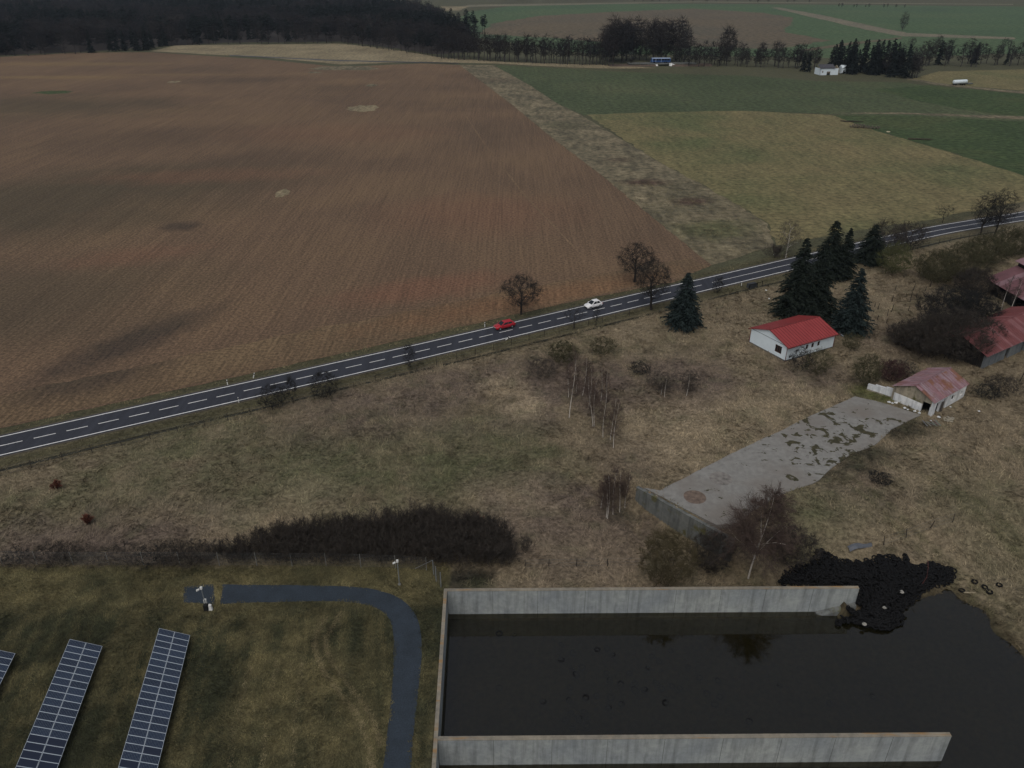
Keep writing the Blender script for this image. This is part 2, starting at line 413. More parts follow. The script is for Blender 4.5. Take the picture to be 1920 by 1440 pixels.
SPOTS = [spot(250, 640, 21, 6, 1.0, WET, .85), spot(340, 425, 6, 5, 0, WET, .8), spot(480, 300, 34, 20, .3, WET, .28), spot(250, 262, 50, 26, .4, WET, .32), spot(900, 195, 45, 24, .2, WET, .28), spot(640, 165, 30, 22, .2, WET, .32), spot(420, 150, 40, 22, .3, WET, .36),
         spot(100, 380, 60, 45, .2, OLV, .7), spot(60, 560, 40, 30, .2, OLV, .5), spot(40, 200, 90, 40, 0, OLV, .6), spot(330, 330, 50, 25, 0, OLV, .35),
         spot(800, 540, 22, 8, .4, REDD, .8), spot(900, 400, 30, 25, .2, REDD, .5), spot(250, 480, 18, 8, .4, REDD, .5), spot(380, 330, 40, 12, .1, REDD, .45), spot(620, 250, 50, 25, 0, REDD, .3), spot(130, 120, 80, 14, 0, OCH, .6), spot(80, 145, 60, 9, 0, OCH, .7), spot(330, 140, 60, 6, 0, OCH, .4)]
M['plough'] = field_mat('ploughed_soil', -ROWRZ, S(78, 65, 53), S(86, 71, 57), S(93, 77, 60), rowamt=.2, rowscale=1.7, big=.016, spots=SPOTS)
M['headland'] = field_mat('headland_soil', ROADRZ, S(74, 63, 50), S(86, 72, 56), S(96, 82, 63), rowamt=.26, streak=.08, rowscale=1.5, spots=[spot(160, 715, 14, 6, .5, WET, .7), spot(60, 700, 25, 7, .4, OLV, .6), spot(1000, 560, 40, 6, .45, S(102, 72, 52), .4)])
M['fallow'] = field_mat('fallow_grass', -ROWRZ, S(72, 69, 57), S(86, 81, 66), S(100, 93, 76), rowamt=.4, big=.06, rowscale=.35, streak=.10, fine=.45, spots=[spot(1210, 342, 9, 5, 0, S(58, 46, 40), .9), spot(1295, 378, 7, 5, .3, S(58, 46, 40), .9), spot(1160, 300, 6, 5, 0, S(58, 50, 42), .7), spot(1340, 430, 14, 9, .3, S(60, 66, 42), .7), spot(930, 150, 14, 12, 0, S(58, 52, 44), .6), spot(1060, 235, 14, 10, 0, S(62, 62, 48), .6)])
M['pasture'] = field_mat('pasture_grass', 1.2, S(70, 74, 50), S(86, 82, 58), S(95, 87, 63), rowamt=.2, big=.02, rowscale=.3, streak=.08, fine=.6)
M['winter'] = field_mat('winter_wheat', 1.0, S(50, 58, 40), S(56, 64, 45), S(66, 70, 50), rowamt=.12, big=.012, fine=.4)
M['darkgreen'] = field_mat('dark_grass', 1.0, S(42, 54, 34), S(48, 60, 37), S(58, 64, 41), rowamt=.1, big=.02, fine=.4)
M['straw'] = field_mat('pale_meadow', .3, S(88, 82, 66), S(104, 96, 77), S(114, 106, 86), rowamt=.2, big=.03, fine=.5)
M['farbrown'] = field_mat('far_brown_field', .9, S(70, 66, 56), S(76, 69, 57), S(80, 72, 58), rowamt=.1, big=.008, fine=.2)
M['fargreen'] = field_mat('far_green_field', .9, S(54, 68, 50), S(58, 74, 52), S(64, 76, 54), rowamt=.08, big=.006, fine=.2)
M['track'] = field_mat('field_track', .9, S(82, 80, 68), S(90, 86, 74), S(98, 92, 78), rowamt=.1, big=.02, fine=.3)
def PP(l): return [P(x, y) for x, y in l]
def off(p, d): return p + RN * d                     # d metres from the road's axis, positive on the meadow side
def on_road(px, py, d):
    p = P(px, py); s = (p - RA).dot(RD); return RA + RD * s + RN * d
LEFTEND = RA - RD * 260
sheet('ploughed_field', [LEFTEND - RN * 6.2, on_road(0, 837, -6.0), on_road(640, 692, -5.6), on_road(1150, 575, -6.0), P(1262, 530), P(1335, 497), P(1300, 470)] +
      PP([(1215, 400), (1130, 330), (1040, 262), (960, 196), (862, 122), (790, 119), (720, 122), (640, 126), (500, 112), (285, 98), (140, 99), (0, 107), (-260, 112)]) + [P(-500, 140)],
      .03, M['plough'], step=2.5, amp=.5, seed=3)
sheet('ploughed_headland', [LEFTEND - RN * 6.2, on_road(0, 837, -6.3), on_road(640, 692, -5.9), on_road(1150, 575, -6.3), P(1330, 500), P(1292, 484), on_road(1170, 560, -17), on_road(640, 692, -19), on_road(0, 837, -18), LEFTEND - RN * 19],
      .045, M['headland'], step=2.5, amp=1.1, seed=5)
sheet('fallow_strip', PP([(1335, 497), (1300, 470), (1215, 400), (1130, 330), (1040, 262), (960, 196), (862, 122), (925, 122), (990, 158), (1045, 194), (1100, 222), (1230, 300), (1360, 370), (1440, 420), (1450, 462)]),
      .034, M['fallow'], step=3, amp=.8, seed=6)
sheet('pasture', PP([(1100, 215), (1230, 300), (1360, 370), (1440, 420), (1455, 460), (1560, 440), (1700, 420), (1920, 378), (2300, 300), (2300, 260), (1920, 330), (1780, 285), (1640, 245), (1560, 216), (1400, 208), (1240, 210)]),
      .038, M['pasture'], step=3, amp=1.5, seed=7)
sheet('winter_wheat_field', PP([(925, 122), (990, 158), (1045, 194), (1096, 216), (1240, 210), (1400, 208), (1560, 214), (1920, 228), (2300, 240), (2300, 150), (1920, 190), (1700, 155), (1530, 152), (1400, 142), (1280, 139), (1150, 134)]),
      .030, M['winter'], step=3, amp=1.2, seed=8)
sheet('dark_green_field', PP([(1560, 216), (1640, 245), (1780, 285), (1920, 330), (2300, 420), (2300, 250), (1920, 228), (1700, 217)]),
      .034, M['darkgreen'], step=3, amp=1.5, seed=9)
sheet('grass_hollow', PP([(1640, 168), (1740, 160), (1830, 168), (1920, 176), (2200, 190), (2200, 240), (1920, 222), (1800, 205), (1700, 184)]), .042, M['darkgreen'], step=4, amp=3, seed=10)
sheet('field_edge_grass', PP([(1560, 212), (1700, 214.5), (1920, 224), (2200, 236), (2200, 230), (1920, 218), (1700, 211)]), .046, M['fallow'], step=4, amp=2.5, seed=16)
sheet('green_paddock', PP([(1700, 150), (1760, 134), (1920, 130), (2300, 130), (2300, 165), (1920, 170), (1800, 160)]), .034, M['pasture'], step=4, amp=2, seed=11)
sheet('pale_meadow', PP([(282, 96), (330, 85), (640, 82), (720, 90), (830, 108), (960, 117), (1130, 121.5), (1195, 125), (1230, 128), (1160, 128.5), (1080, 127), (925, 119), (790, 116), (640, 121), (500, 108)]),
      .036, M['straw'], step=4, amp=2, seed=12)
sheet('stream_water_edge', PP([(430, 103), (640, 113), (860, 118), (860, 119.3), (640, 114.8), (430, 104.6)]), .06, simple('stream_mud', S(40, 40, 42), .4), step=6, amp=1, seed=13)
sheet('far_green_field', PP([(820, 60), (880, 22), (980, 8), (1300, 7), (1900, 12), (2300, 20), (2300, 100), (1900, 100), (1640, 110), (1100, 100)]), .02, M['fargreen'], step=10, amp=5, seed=14)
sheet('far_brown_field', PP([(900, 64), (925, 44), (1010, 30), (1150, 22), (1300, 16), (1430, 24), (1490, 34), (1470, 60), (1560, 76), (1450, 92), (1200, 84), (1050, 72)]), .05, M['farbrown'], step=10, amp=8, seed=15)
sheet('farm_track', PP([(1445, 14), (1530, 34), (1620, 55), (1690, 68), (1900, 74), (1900, 70), (1700, 62), (1640, 50), (1545, 29), (1460, 14)]), .08, M['track'], step=10, amp=4, seed=17)
sheet('lower_farm_track', PP([(1500, 94), (1590, 80), (1690, 70), (1692, 72.5), (1600, 83.5), (1505, 97)]), .09, M['farbrown'], step=10, amp=3, seed=18)
sheet('farm_lane', PP([(850, 15), (880, 13), (1300, 4.5), (1900, 9), (1900, 7.6), (1300, 2.6), (880, 9)]), .06, M['track'], step=20, amp=3, seed=19)
sheet('tan_field', PP([(825, 12), (880, 12), (860, 20), (830, 20)]), .07, M['straw'], step=10, amp=4, seed=21)
sheet('yard_track', PP([(1700, 146), (1760, 156), (1850, 165), (1960, 176), (1960, 180), (1850, 168.5), (1755, 159), (1696, 148)]), .05, M['fallow'], step=5, amp=1.5, seed=22)
# islands of dry grass left unploughed in the brown field, and damp or weedy patches
def blob(px, py, rx, ry, n=22, seed=1):
    c = P(px, py); r = random.Random(seed); out = []
    for k in range(n):
        t = 2 * math.pi * k / n; q = r.uniform(.72, 1.15); out.append(Vector((c.x + math.cos(t) * rx * q, c.y + math.sin(t) * ry * q, 0)))
    return out
for k, (px, py, rx, ry) in enumerate(((682, 203, 8.2, 11), (530, 362, 2.6, 5), (325, 154, 4, 5), (697, 160, 3.5, 6), (100, 173, 12, 7), (590, 136, 5, 5), (645, 128, 26, 14))):
    sheet('dry_grass_island', blob(px, py, rx, ry, seed=k + 3), .06, (M['straw'] if k < 3 else M['fallow']) if k != 4 else M['darkgreen'], step=1.2, amp=1.1, seed=30 + k)
# wheel line left in the field
M['trackline'] = field_mat('dry_wheel_line', -ROWRZ, S(88, 73, 58), S(92, 77, 61), S(96, 80, 63), rowamt=.2)
sheet('wheel_line', PP([(868, 208), (904, 262), (984, 365), (1091, 478), (1089, 479), (982, 366), (902, 263), (867, 209)]), .054, M['trackline'], step=3, amp=.4, seed=44)

# ------------------------------------------------------------------ road
pl = [ROADPTS[0] - _d0 * 260] + ROADPTS + [ROADPTS[-1] + _d1 * 60, ROADPTS[-1] + _d1 * 220 + Vector((30, -25, 0))]
axis = []
for i in range(len(pl) - 1):            # Catmull-Rom
    p0, p1, p2, p3 = pl[max(i - 1, 0)], pl[i], pl[i + 1], pl[min(i + 2, len(pl) - 1)]
    n = max(2, int((p2 - p1).length / 3))
    for k in range(n):
        t = k / n
        axis.append(.5 * ((2 * p1) + (p2 - p0) * t + (2 * p0 - 5 * p1 + 4 * p2 - p3) * t * t + (3 * p1 - p0 - 3 * p2 + p3) * t ** 3))
axis.append(pl[-1])
cum = [0.0]
for i in range(1, len(axis)): cum.append(cum[-1] + (axis[i] - axis[i - 1]).length)
def road_at(s):
    i = int(np.clip(np.searchsorted(cum, s) - 1, 0, len(axis) - 2)); t = (s - cum[i]) / max(1e-6, cum[i + 1] - cum[i])
    d = (axis[i + 1] - axis[i]).normalized(); return axis[i].lerp(axis[i + 1], t), d, Vector((d.y, -d.x, 0))
def road_s(p): 
    return cum[min(range(len(axis)), key=lambda i: (axis[i] - p).length)]
def strip(s0, s1, o0, o1, z, step=3.0, z0=None):
    mb = MB(); n = max(1, int((s1 - s0) / step)); prev = None
    for k in range(n + 1):
        c, d, nn = road_at(s0 + (s1 - s0) * k / n); a = c + nn * o0; b = c + nn * o1; a.z = b.z = z
        if prev: mb.face((prev[1], b, a, prev[0]))
        prev = (a, b)
    if z0 is not None: pass
    return mb
t = NT('asphalt'); v = t.coords()
n1 = t.noise(v, 6, 6, .7); n2 = t.noise(t.mapping(v, (.9, .05, 1), ROADRZ), 1.0, 4)
t.bump(n1, .25, .02)
M['asphalt'] = t.done(t.mix(1.0, t.ramp(n1, [(.3, S(37, 39, 45)), (.7, S(47, 49, 55))]), t.ramp(n2, [(.3, (.82, .82, .82)), (.7, (1.15, 1.15, 1.15))]), 'MULTIPLY'), .75)
M['paint'] = simple('road_paint', S(186, 186, 184), .7, .15, 2.5)
M['shoulder'] = simple('road_shoulder_gravel', S(66, 62, 54), .95, .3, 1.5, .5)
Lr = cum[-1]
road = strip(0, Lr, -3.35, 3.35, .085).build('road', M['asphalt']); tag(road, kind='structure')
strip(0, Lr, -3.75, 3.75, .055).build('shoulder', M['shoulder'], road)
for o0 in (-3.02, 2.82): strip(0, Lr, o0, o0 + .2, .09).build('edge_line', M['paint'], road)
sd0 = road_s(P(50, 826)) - 4.5 * 3; solid = road_s(P(1318, 534))
k = 0; dash_me = None
while sd0 + 4.5 * k + 3 < solid:
    s = sd0 + 4.5 * k; strip(s, s + 3.0, -.08, .08, .09, 3.0).build('lane_dash', M['paint'], road); k += 1
strip(solid + 1.5, Lr, -.07, .07, .09).build('centre_line', M['paint'], road)
# ditch line on the meadow side: a dark strip, slightly lower along its middle
mb = MB(); prev = None
for k in range(90):
    s = 215 + k * 3.2
    c, d, nn = road_at(s); w = .25 + .2 * float(vnoise(s / 7, 1.0)); o = 7.0 + .5 * float(vnoise(s / 13, 3.0))
    a = c + nn * (o - w); b = c + nn * (o + w); a.z = b.z = .03; e = c + nn * o; e.z = .012
    if prev: mb.face((prev[2], e, a, prev[0])); mb.face((prev[1], b, e, prev[2]))
    prev = (a, b, e)
tag(mb.build('roadside_ditch', simple('ditch_dark', S(34, 34, 28), .95, .4, .8)), kind='structure')

# ------------------------------------------------------------------ gravel path of the solar plot
def smooth_poly(pts, n=8):
    out = []
    for i in range(len(pts) - 1):
        p0, p1, p2, p3 = pts[max(i - 1, 0)], pts[i], pts[i + 1], pts[min(i + 2, len(pts) - 1)]
        for k in range(n):
            t = k / n
            out.append(.5 * ((2 * p1) + (p2 - p0) * t + (2 * p0 - 5 * p1 + 4 * p2 - p3) * t * t + (3 * p1 - p0 - 3 * p2 + p3) * t ** 3))
    out.append(pts[-1]); return out
t = NT('blue_gravel'); v = t.coords(); n1 = t.noise(v, 7, 6, .75); n2 = t.noise(v, .6, 4)
t.bump(n1, .5, .04)
M['gravel'] = t.done(t.mix(1.0, t.ramp(n1, [(.3, S(31, 37, 43)), (.7, S(46, 53, 61))]), t.ramp(n2, [(.3, (.85, .85, .82)), (.7, (1.1, 1.1, 1.1))]), 'MULTIPLY'), .95)
outer = smooth_poly(PP([(416, 1096), (520, 1097), (640, 1099), (700, 1105), (745, 1120), (775, 1145), (788, 1180), (790, 1230), (780, 1330), (770, 1440), (764, 1500)]))
inner = smooth_poly(PP([(712, 1500), (718, 1440), (732, 1330), (738, 1230), (737, 1185), (728, 1158), (705, 1140), (660, 1130), (600, 1128), (520, 1129), (412, 1133)]))
sheet('gravel_path', outer + inner, .02, M['gravel'], step=.7, amp=.35, seed=50)
sheet('gravel_path_end', PP([(345, 1100), (400, 1096), (402, 1134), (345, 1130)]), .02, M['gravel'], step=.7, amp=.5, seed=51)

# ------------------------------------------------------------------ pond water
t = NT('murky_water'); v = t.coords()
wv = t.noise(v, .9, 3, .5); n2 = t.noise(v, .12, 3)
col = t.ramp(n2, [(.3, S(21, 20, 8)), (.7, S(28, 26, 11))])
df = t.node('ShaderNodeBsdfDiffuse'); t.link(col, df.inputs['Color'])
tr = t.node('ShaderNodeBsdfTransparent'); tr.inputs[0].default_value = (.62, .56, .38, 1)
mx = t.node('ShaderNodeMixShader'); mx.inputs[0].default_value = .34
t.link(tr.outputs[0], mx.inputs[1]); t.link(df.outputs[0], mx.inputs[2])
gl = t.node('ShaderNodeBsdfGlossy'); gl.inputs['Roughness'].default_value = .02; gl.inputs['Color'].default_value = (1, 1, 1, 1)
fr = t.node('ShaderNodeFresnel'); fr.inputs['IOR'].default_value = 1.68
m2_ = t.node('ShaderNodeMixShader'); t.link(fr.outputs[0], m2_.inputs[0]); t.link(mx.outputs[0], m2_.inputs[1]); t.link(gl.outputs[0], m2_.inputs[2])
t.link(m2_.outputs[0], t.n['Material Output'].inputs['Surface'])
M['water'] = t.mat
wp = [(.28, -.05), (47, -.05), (54, 2.5), (58, 5), (62, 6), (67, 3), (68, -8), (70, -20), (73, -62), (.28 + 1.2, -62)]
sheet('pond_water', [W(u, v) for u, v in wp], WATER_Z, M['water'], step=0)

# ------------------------------------------------------------------ silo pit walls
def concrete(name, c0, c1, streak=.5, lichen=False, moss=False):
    t = NT(name); v = t.coords(True)
    n1 = t.noise(v, 1.4, 6, .7); st = t.noise(t.mapping(v, (1.3, 1.3, .12)), 1.0, 4, .65); big = t.noise(v, .18, 3)
    base = t.ramp(n1, [(.25, c0), (.75, c1)])
    base = t.mix(1.0, base, t.ramp(st, [(.34, (1 - streak,) * 3), (.55, (1.05,) * 3)]), 'MULTIPLY')
    base = t.mix(1.0, base, t.ramp(big, [(.3, (.78, .8, .84)), (.7, (1.12, 1.1, 1.05))]), 'MULTIPLY')
    if lichen:
        l = t.step(t.noise(t.mapping(v, (.14, .9, 1), 0, (3, 1, 0)), 1.0, 4, .6), .54, .62)
        base = t.mix(l, base, S(116, 94, 66))
    if moss:
        l = t.step(t.noise(v, .5, 5, .7), .55, .65); base = t.mix(l, base, S(70, 68, 44))
    t.bump(n1, .3, .02)
    return t.done(base, .9)
M['conc'] = concrete('silo_concrete', S(103, 107, 107), S(130, 134, 133), .32)
M['conc_top'] = concrete('silo_wall_coping', S(98, 94, 85), S(120, 114, 102), .2, True)
M['conc_dark'] = concrete('slab_wall_concrete', S(74, 76, 74), S(92, 94, 92), .4, False, True)
M['joint'] = simple('joint_mortar', S(62, 63, 60), .95, .3, 4)
def silo_wall(name, u0, u1, v0, v1, label, along='u', njoint=6, shear=0.0):
    root = empty(name, W(u0, v0, 0), label, 'wall', 'silo pit walls', math.atan2(EU.y, EU.x))
    lu, lv = u1 - u0, v1 - v0
    def q(a, b): return (a - shear * (b - lv if along == 'v' else 0), b)
    zb = -4.6
    pts = [q(0, 0), q(lu, 0), q(lu, lv), q(0, lv)]
    MB().hexa([(*p, zb) for p in pts], [(*p, TOP_Z - .05) for p in pts]).build('wall_body', M['conc'], root)
    e = .012
    pts = [q(-e, -e), q(lu + e, -e), q(lu + e, lv + e), q(-e, lv + e)]
    MB().hexa([(*p, TOP_Z - .05) for p in pts], [(*p, TOP_Z) for p in pts]).build('coping', M['conc_top'], root)
    for k in range(1, njoint):
        mb = MB()
        if along == 'u':
            x = lu * k / njoint + random.uniform(-.2, .2); mb.box(x - .015, x + .015, -.014, .004, zb, TOP_Z - .06)
        else:
            y = lv * k / njoint; x0, _ = q(lu, y); mb.box(x0 - .004, x0 + .006, y - .015, y + .015, zb, TOP_Z - .06)
        mb.build('joint', M['joint'], root)
    return root
fw = silo_wall('silo_wall', .42, 48.5, -.2, .22, 'long far concrete wall of the flooded pit, its right end among the tyres', 'u', 9)
silo_wall('silo_wall', .82, 49.25, -19.78, -19.36, 'near concrete wall with orange lichen on top, standing free in the water', 'u', 9)
silo_wall('silo_wall', .02, .38, -40, .22, 'concrete end wall of the flooded pit beside the gravel path', 'v', 7, .02)
# concrete apron at the wall's right foot
mb = MB(); mb.hexa([(43.4, -.7, -3.8), (48.0, -.7, -3.8), (48.0, -.01, -3.8), (43.4, -.01, -3.8)], [(43.6, -.3, -3.45), (48.0, -.5, -2.1), (48.0, -.01, -2.0), (43.6, -.01, -3.4)])
mb.build('footing', M['conc_dark'], fw)

# ------------------------------------------------------------------ concrete slab with its retaining wall
t = NT('worn_slab_concrete'); v = t.coords()
n1 = t.noise(v, 1.1, 6, .7); nm = t.noise(v, .5, 6, .62, .5); nf = t.noise(v, .09, 3)
base = t.ramp(n1, [(.25, S(90, 89, 86)), (.75, S(116, 115, 111))])
base = t.mix(t.step(nf, .45, .7), base, S(94, 89, 83))
mossc = t.ramp(t.noise(v, 2.5, 4), [(.3, S(38, 38, 27)), (.7, S(62, 58, 42))])
sc = P(1570, 835)
dv = t.node('ShaderNodeVectorMath', operation='DISTANCE'); t.link(v, dv.inputs[0]); dv.inputs[1].default_value = (sc.x + 1.5, sc.y - 1, .12)
near = t.step(dv.outputs['Value'], 17, 6)
ad = t.node('ShaderNodeMath', operation='MULTIPLY_ADD'); t.link(near, ad.inputs[0]); ad.inputs[1].default_value = .11; t.link(nm, ad.inputs[2])
mk = t.step(ad.outputs[0], .635, .66)
base = t.mix(mk, base, mossc)
t.bump(n1, .3, .03)
M['slab'] = t.done(base, .85)
SLAB = PP([(1238, 921), (1300, 888), (1380, 848), (1450, 815), (1520, 780), (1603, 744), (1660, 758), (1727, 779), (1690, 797), (1670, 806), (1653, 823), (1637, 837), (1593, 853), (1560, 877), (1537, 900), (1523, 908), (1480, 922), (1430, 948), (1380, 985)]) + [W(34.6, 11.6), W(SW0[0] + .6, SW0[1] + .3)]
pts = ragged(SLAB, 1.2, .22, 60)
top = [Vector((p.x, p.y, .12)) for p in pts]
tr = tessellate_polygon([top]); me = bpy.data.meshes.new('concrete_slab')
n = len(top); vv = [tuple(p) for p in top] + [(p.x, p.y, -2.5) for p in top]
ff = []
for a, b, c in tr:
    ff.append((a, b, c) if (top[b] - top[a]).cross(top[c] - top[a]).z > 0 else (c, b, a))
ff += [(i, (i + 1) % n, n + (i + 1) % n, n + i) for i in range(n)]
me.from_pydata(vv, [], ff); me.update(); me.materials.append(M['slab'])
slab = tag(link('concrete_slab', me), kind='structure')
# recessed manholes / burnt round patches
for k, (px, py, r, c) in enumerate(((1303, 932, 1.5, S(86, 75, 67)), (1352, 897, 1.6, S(97, 94, 90)))):
    p = P(px, py, .12); q = [Vector((p.x + math.cos(a) * r, p.y + math.sin(a) * r, 0)) for a in np.linspace(0, 2 * math.pi, 20)[:-1]]
    sheet('round_pit_cover', q, .126, simple('pit_cover_%d' % k, c, .95, .45, 1.6), slab, None, step=.3, amp=.55, seed=70 + k)
rw0 = W(SW0[0] - .3, SW0[1] + .3); rw1 = W(SW1[0] + 2.2, SW1[1] - 2.4)
L = (rw1 - rw0).length; rz = math.atan2((rw1 - rw0).y, (rw1 - rw0).x)
rwall = empty('retaining_wall', rw0, 'dark grey concrete retaining wall at the lower end of the slab', 'wall', None, rz)
MB().box(0, L, -.28, .18, -3.2, .28).build('wall_body', M['conc_dark'], rwall)
MB().box(-.02, L + .02, -.30, .20, .28, .34).build('coping', M['conc_dark'], rwall)
for x in (1.9, 3.1, 6.4): MB().box(x, x + .35, -.02, .12, .34, .40 + random.uniform(0, .1)).build('loose_chip', M['conc_top'], rwall)
for x in np.arange(2.3, L, 2.3): MB().box(x - .012, x + .012, -.292, -.27, -3.2, .27).build('joint', M['joint'], rwall)

# ------------------------------------------------------------------ buildings
M['white'] = simple('white_plaster', (.72, .81, .85), .85, .05, .7)
M['plinth'] = simple('grey_plinth', S(70, 70, 70), .9, .2, 2)
M['red'] = simple('red_roof_paint', S(118, 50, 50), .45, .12, .5)
M['redseam'] = simple('red_roof_seam', S(88, 36, 36), .5, .1, 1)
M['brown'] = simple('brown_window_frame', S(70, 46, 38), .6, .2, 4)
t = NT('dark_glass'); t.b.inputs['Specular IOR Level'].default_value = .5
M['glass'] = t.done(S(20, 24, 28), .08)
M['dkred'] = simple('dark_red_trim', S(78, 34, 34), .6, .15, 3)
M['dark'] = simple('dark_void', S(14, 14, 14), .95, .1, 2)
M['zinc'] = simple('zinc_sheet', S(120, 128, 134), .4, .15, 2)
def frame3(a, b, c):
    """front corner b, gable end towards a, length towards c -> origin, angle, width, length"""
    w = (a - b).length; l = (c - b).length
    ang = .5 * (math.atan2((c - b).y, (c - b).x) + math.atan2((a - b).y, (a - b).x) - math.pi / 2)
    return b, ang, w, l
hA, hB, hC = P(1403.5, 642.7), P(1471.6, 677.7), P(1564.4, 652.5)
o, ang, wd, ln = frame3(hA, hB, hC); ln -= .2
EV_H, RG_H = 3.0, 4.55                 # eaves and ridge
house = empty('house', o, 'white single-storey house with a clean bright red metal roof', 'house', None, ang)
def wall_with_holes(axis, length, z1, holes, thick=.3, gable=None):
    """front wall along +x (y from 0 to thick); holes = (x0,x1,z0,z1); split into boxes around them"""
    mb = MB(); x = 0
    for (a, b, c, d) in sorted(holes):
        mb.box(x, a, 0, thick, 0, z1); mb.box(a, b, 0, thick, 0, c) if c > .01 else None; mb.box(a, b, 0, thick, d, z1); x = b
    mb.box(x, length, 0, thick, 0, z1)
    return mb
def rotxy(mb, f):
    mb.v = [f(*p) for p in mb.v]; return mb
# long wall facing the camera's right: local x = length, y = width (towards gable's far corner)
hl = [(4.9, 5.5, 1.35, 2.25), (6.35, 6.95, 1.35, 2.25), (7.9, 8.5, 1.35, 2.25)]
wall_with_holes('x', ln, EV_H, hl).build('wall', M['white'], house)
rotxy(MB().box(0, ln, 0, .3, 0, EV_H), lambda x, y, z: (x, wd - y, z)).build('wall', M['white'], house)
hg = [(1.2, 2.8, .95, 2.4)]
g = rotxy(wall_with_holes('y', wd - .64, EV_H - .02, [(a - .32, b - .32, c, d) for a, b, c, d in hg]), lambda x, y, z: (y, x + .32, z))
gab = g.build('wall', M['white'], house)
MB().prism([(.01, .05, EV_H), (.01, wd - .05, EV_H), (.01, wd / 2, RG_H - .08)], (.28, 0, 0)).build('gable', M['white'], house)
MB().box(-.035, .0, .0, wd, EV_H - .03, EV_H + .02).build('gable_trim', M['plinth'], house)
rotxy(MB().box(0, wd - .64, 0, .3, 0, EV_H - .02), lambda x, y, z: (ln - y, x + .32, z)).build('wall', M['white'], house)
MB().prism([(ln - .3, .05, EV_H), (ln - .3, wd - .05, EV_H), (ln - .3, wd / 2, RG_H - .08)], (.28, 0, 0)).build('gable', M['white'], house)
MB().box(-.04, ln + .04, -.04, wd + .04, -.3, .22).build('plinth', M['plinth'], house)
def window(parent, f, w, h, nx, recess=.08):
    """window of size w x h; f maps local (x across, y depth inward, z up) to the parent's frame"""
    r = rotxy(MB().box(-w / 2, w / 2, recess + .02, recess + .05, 0, h), f).build('window_pane', M['glass'], parent)
    mb = MB(); b = .07
    mb.box(-w / 2, w / 2, recess - .04, recess + .01, 0, b); mb.box(-w / 2, w / 2, recess - .04, recess + .01, h - b, h)
    for k in range(nx + 1):
        x = -w / 2 + (w - b) * k / nx; mb.box(x, x + b, recess - .035, recess + .012, b, h - b)
    rotxy(mb, f).build('window_frame', M['brown'], parent)
for a, b, c, d in hl:
    window(house, lambda x, y, z, a=a, b=b, c=c: ((a + b) / 2 + x, y, c + z), b - a, d - c, 1)
for a, b, c, d in hg:
    window(house, lambda x, y, z, a=a, b=b, c=c: (y, (a + b) / 2 + x, c + z), b - a, d - c, 3)
def roof(parent, L, Wd, ev, rg, ovx, ovy, mat, seam=None, ns=0, th=.08, name='roof_slope'):
    for side in (0, 1):
        sl = (rg - ev) / (Wd / 2)
        y0, z0 = -ovy, ev - sl * ovy; y1, z1 = Wd / 2, rg
        f = (lambda p: p) if side == 0 else (lambda p: (p[0], Wd - p[1], p[2]))
        mb = MB(); lo = [(-ovx, y0, z0), (L + ovx, y0, z0), (L + ovx, y1 - .003, z1), (-ovx, y1 - .003, z1)]
        lo = [f(p) for p in lo]
        mb.hexa(lo, [(p[0], p[1], p[2] + th) for p in lo]); s = mb.build(name, mat, parent)
        if seam:
            for k in range(ns + 1):
                x = -ovx + .02 + (L + 2 * ovx - .06) * k / ns; q = MB()
                a = [f((x, y0 + .01, z0 + th)), f((x + .045, y0 + .01, z0 + th)), f((x + .045, y1, z1 + th)), f((x, y1, z1 + th))]
                q.hexa(a, [(p[0], p[1], p[2] + .055) for p in a]); q.build('standing_seam', seam, s)
    q = MB(); q.prism([(-ovx - .01, Wd / 2 - .16, rg + th - .02), (-ovx - .01, Wd / 2 + .16, rg + th - .02), (-ovx - .01, Wd / 2, rg + th + .08)], (L + 2 * ovx + .02, 0, 0))
    q.build('ridge_cap', seam or mat, parent)
roof(house, ln, wd, EV_H + .02, RG_H, .32, .42, M['red'], M['redseam'], 18)
for y in (-.5, wd + .5):
    MB().tube([(-.3, y, EV_H - .16), (ln + .9, y, EV_H - .2)], [.07, .07], 6).build('gutter', M['dkred'], house)
MB().tube([(ln + .9, -.5, EV_H - .2), (ln + 1.7, -.55, EV_H - .75)], [.09, .09], 6).build('downspout', M['zinc'], house)
for x, y in ((-.06, -.06), (-.06, wd + .06), (ln + .06, -.06)):
    MB().tube([(x, y, 0), (x, y, EV_H - .15)], [.05, .05], 6).build('downpipe', M['dkred'], house)

# ruined shed with rusty sheet roof
M['plaster_old'] = concrete('old_grey_plaster', S(104, 98, 86), S(132, 126, 112), .35, False, True)
M['white_old'] = concrete('flaking_whitewash', S(160, 164, 165), S(196, 199, 199), .3)
sA, sB, sC = P(1670, 748), P(1744.5, 780), P(1806, 744.5)
o, ang2, wd2, ln2 = frame3(sA, sB, sC)
SE, SR = 2.5, 4.05
shed = empty('ruined_shed', o, 'derelict shed with patched rusty sheet roof and an empty doorway', 'shed', None, ang2)
holes = [(1.1, 2.3, 0, 2.0), (3.4, 4.4, 0, 2.05), (5.9, 7.2, .75, 1.75), (8.8, 9.6, .8, 1.7)]
holes = [h for h in holes if h[1] < ln2 - .2]
wall_with_holes('x', ln2, SE, holes, .32).build('wall', M['white_old'], shed)
rotxy(MB().box(0, ln2, 0, .3, 0, SE), lambda x, y, z: (x, wd2 - y, z)).build('wall', M['plaster_old'], shed)
gd = (.45, 1.75, 0, 1.9)
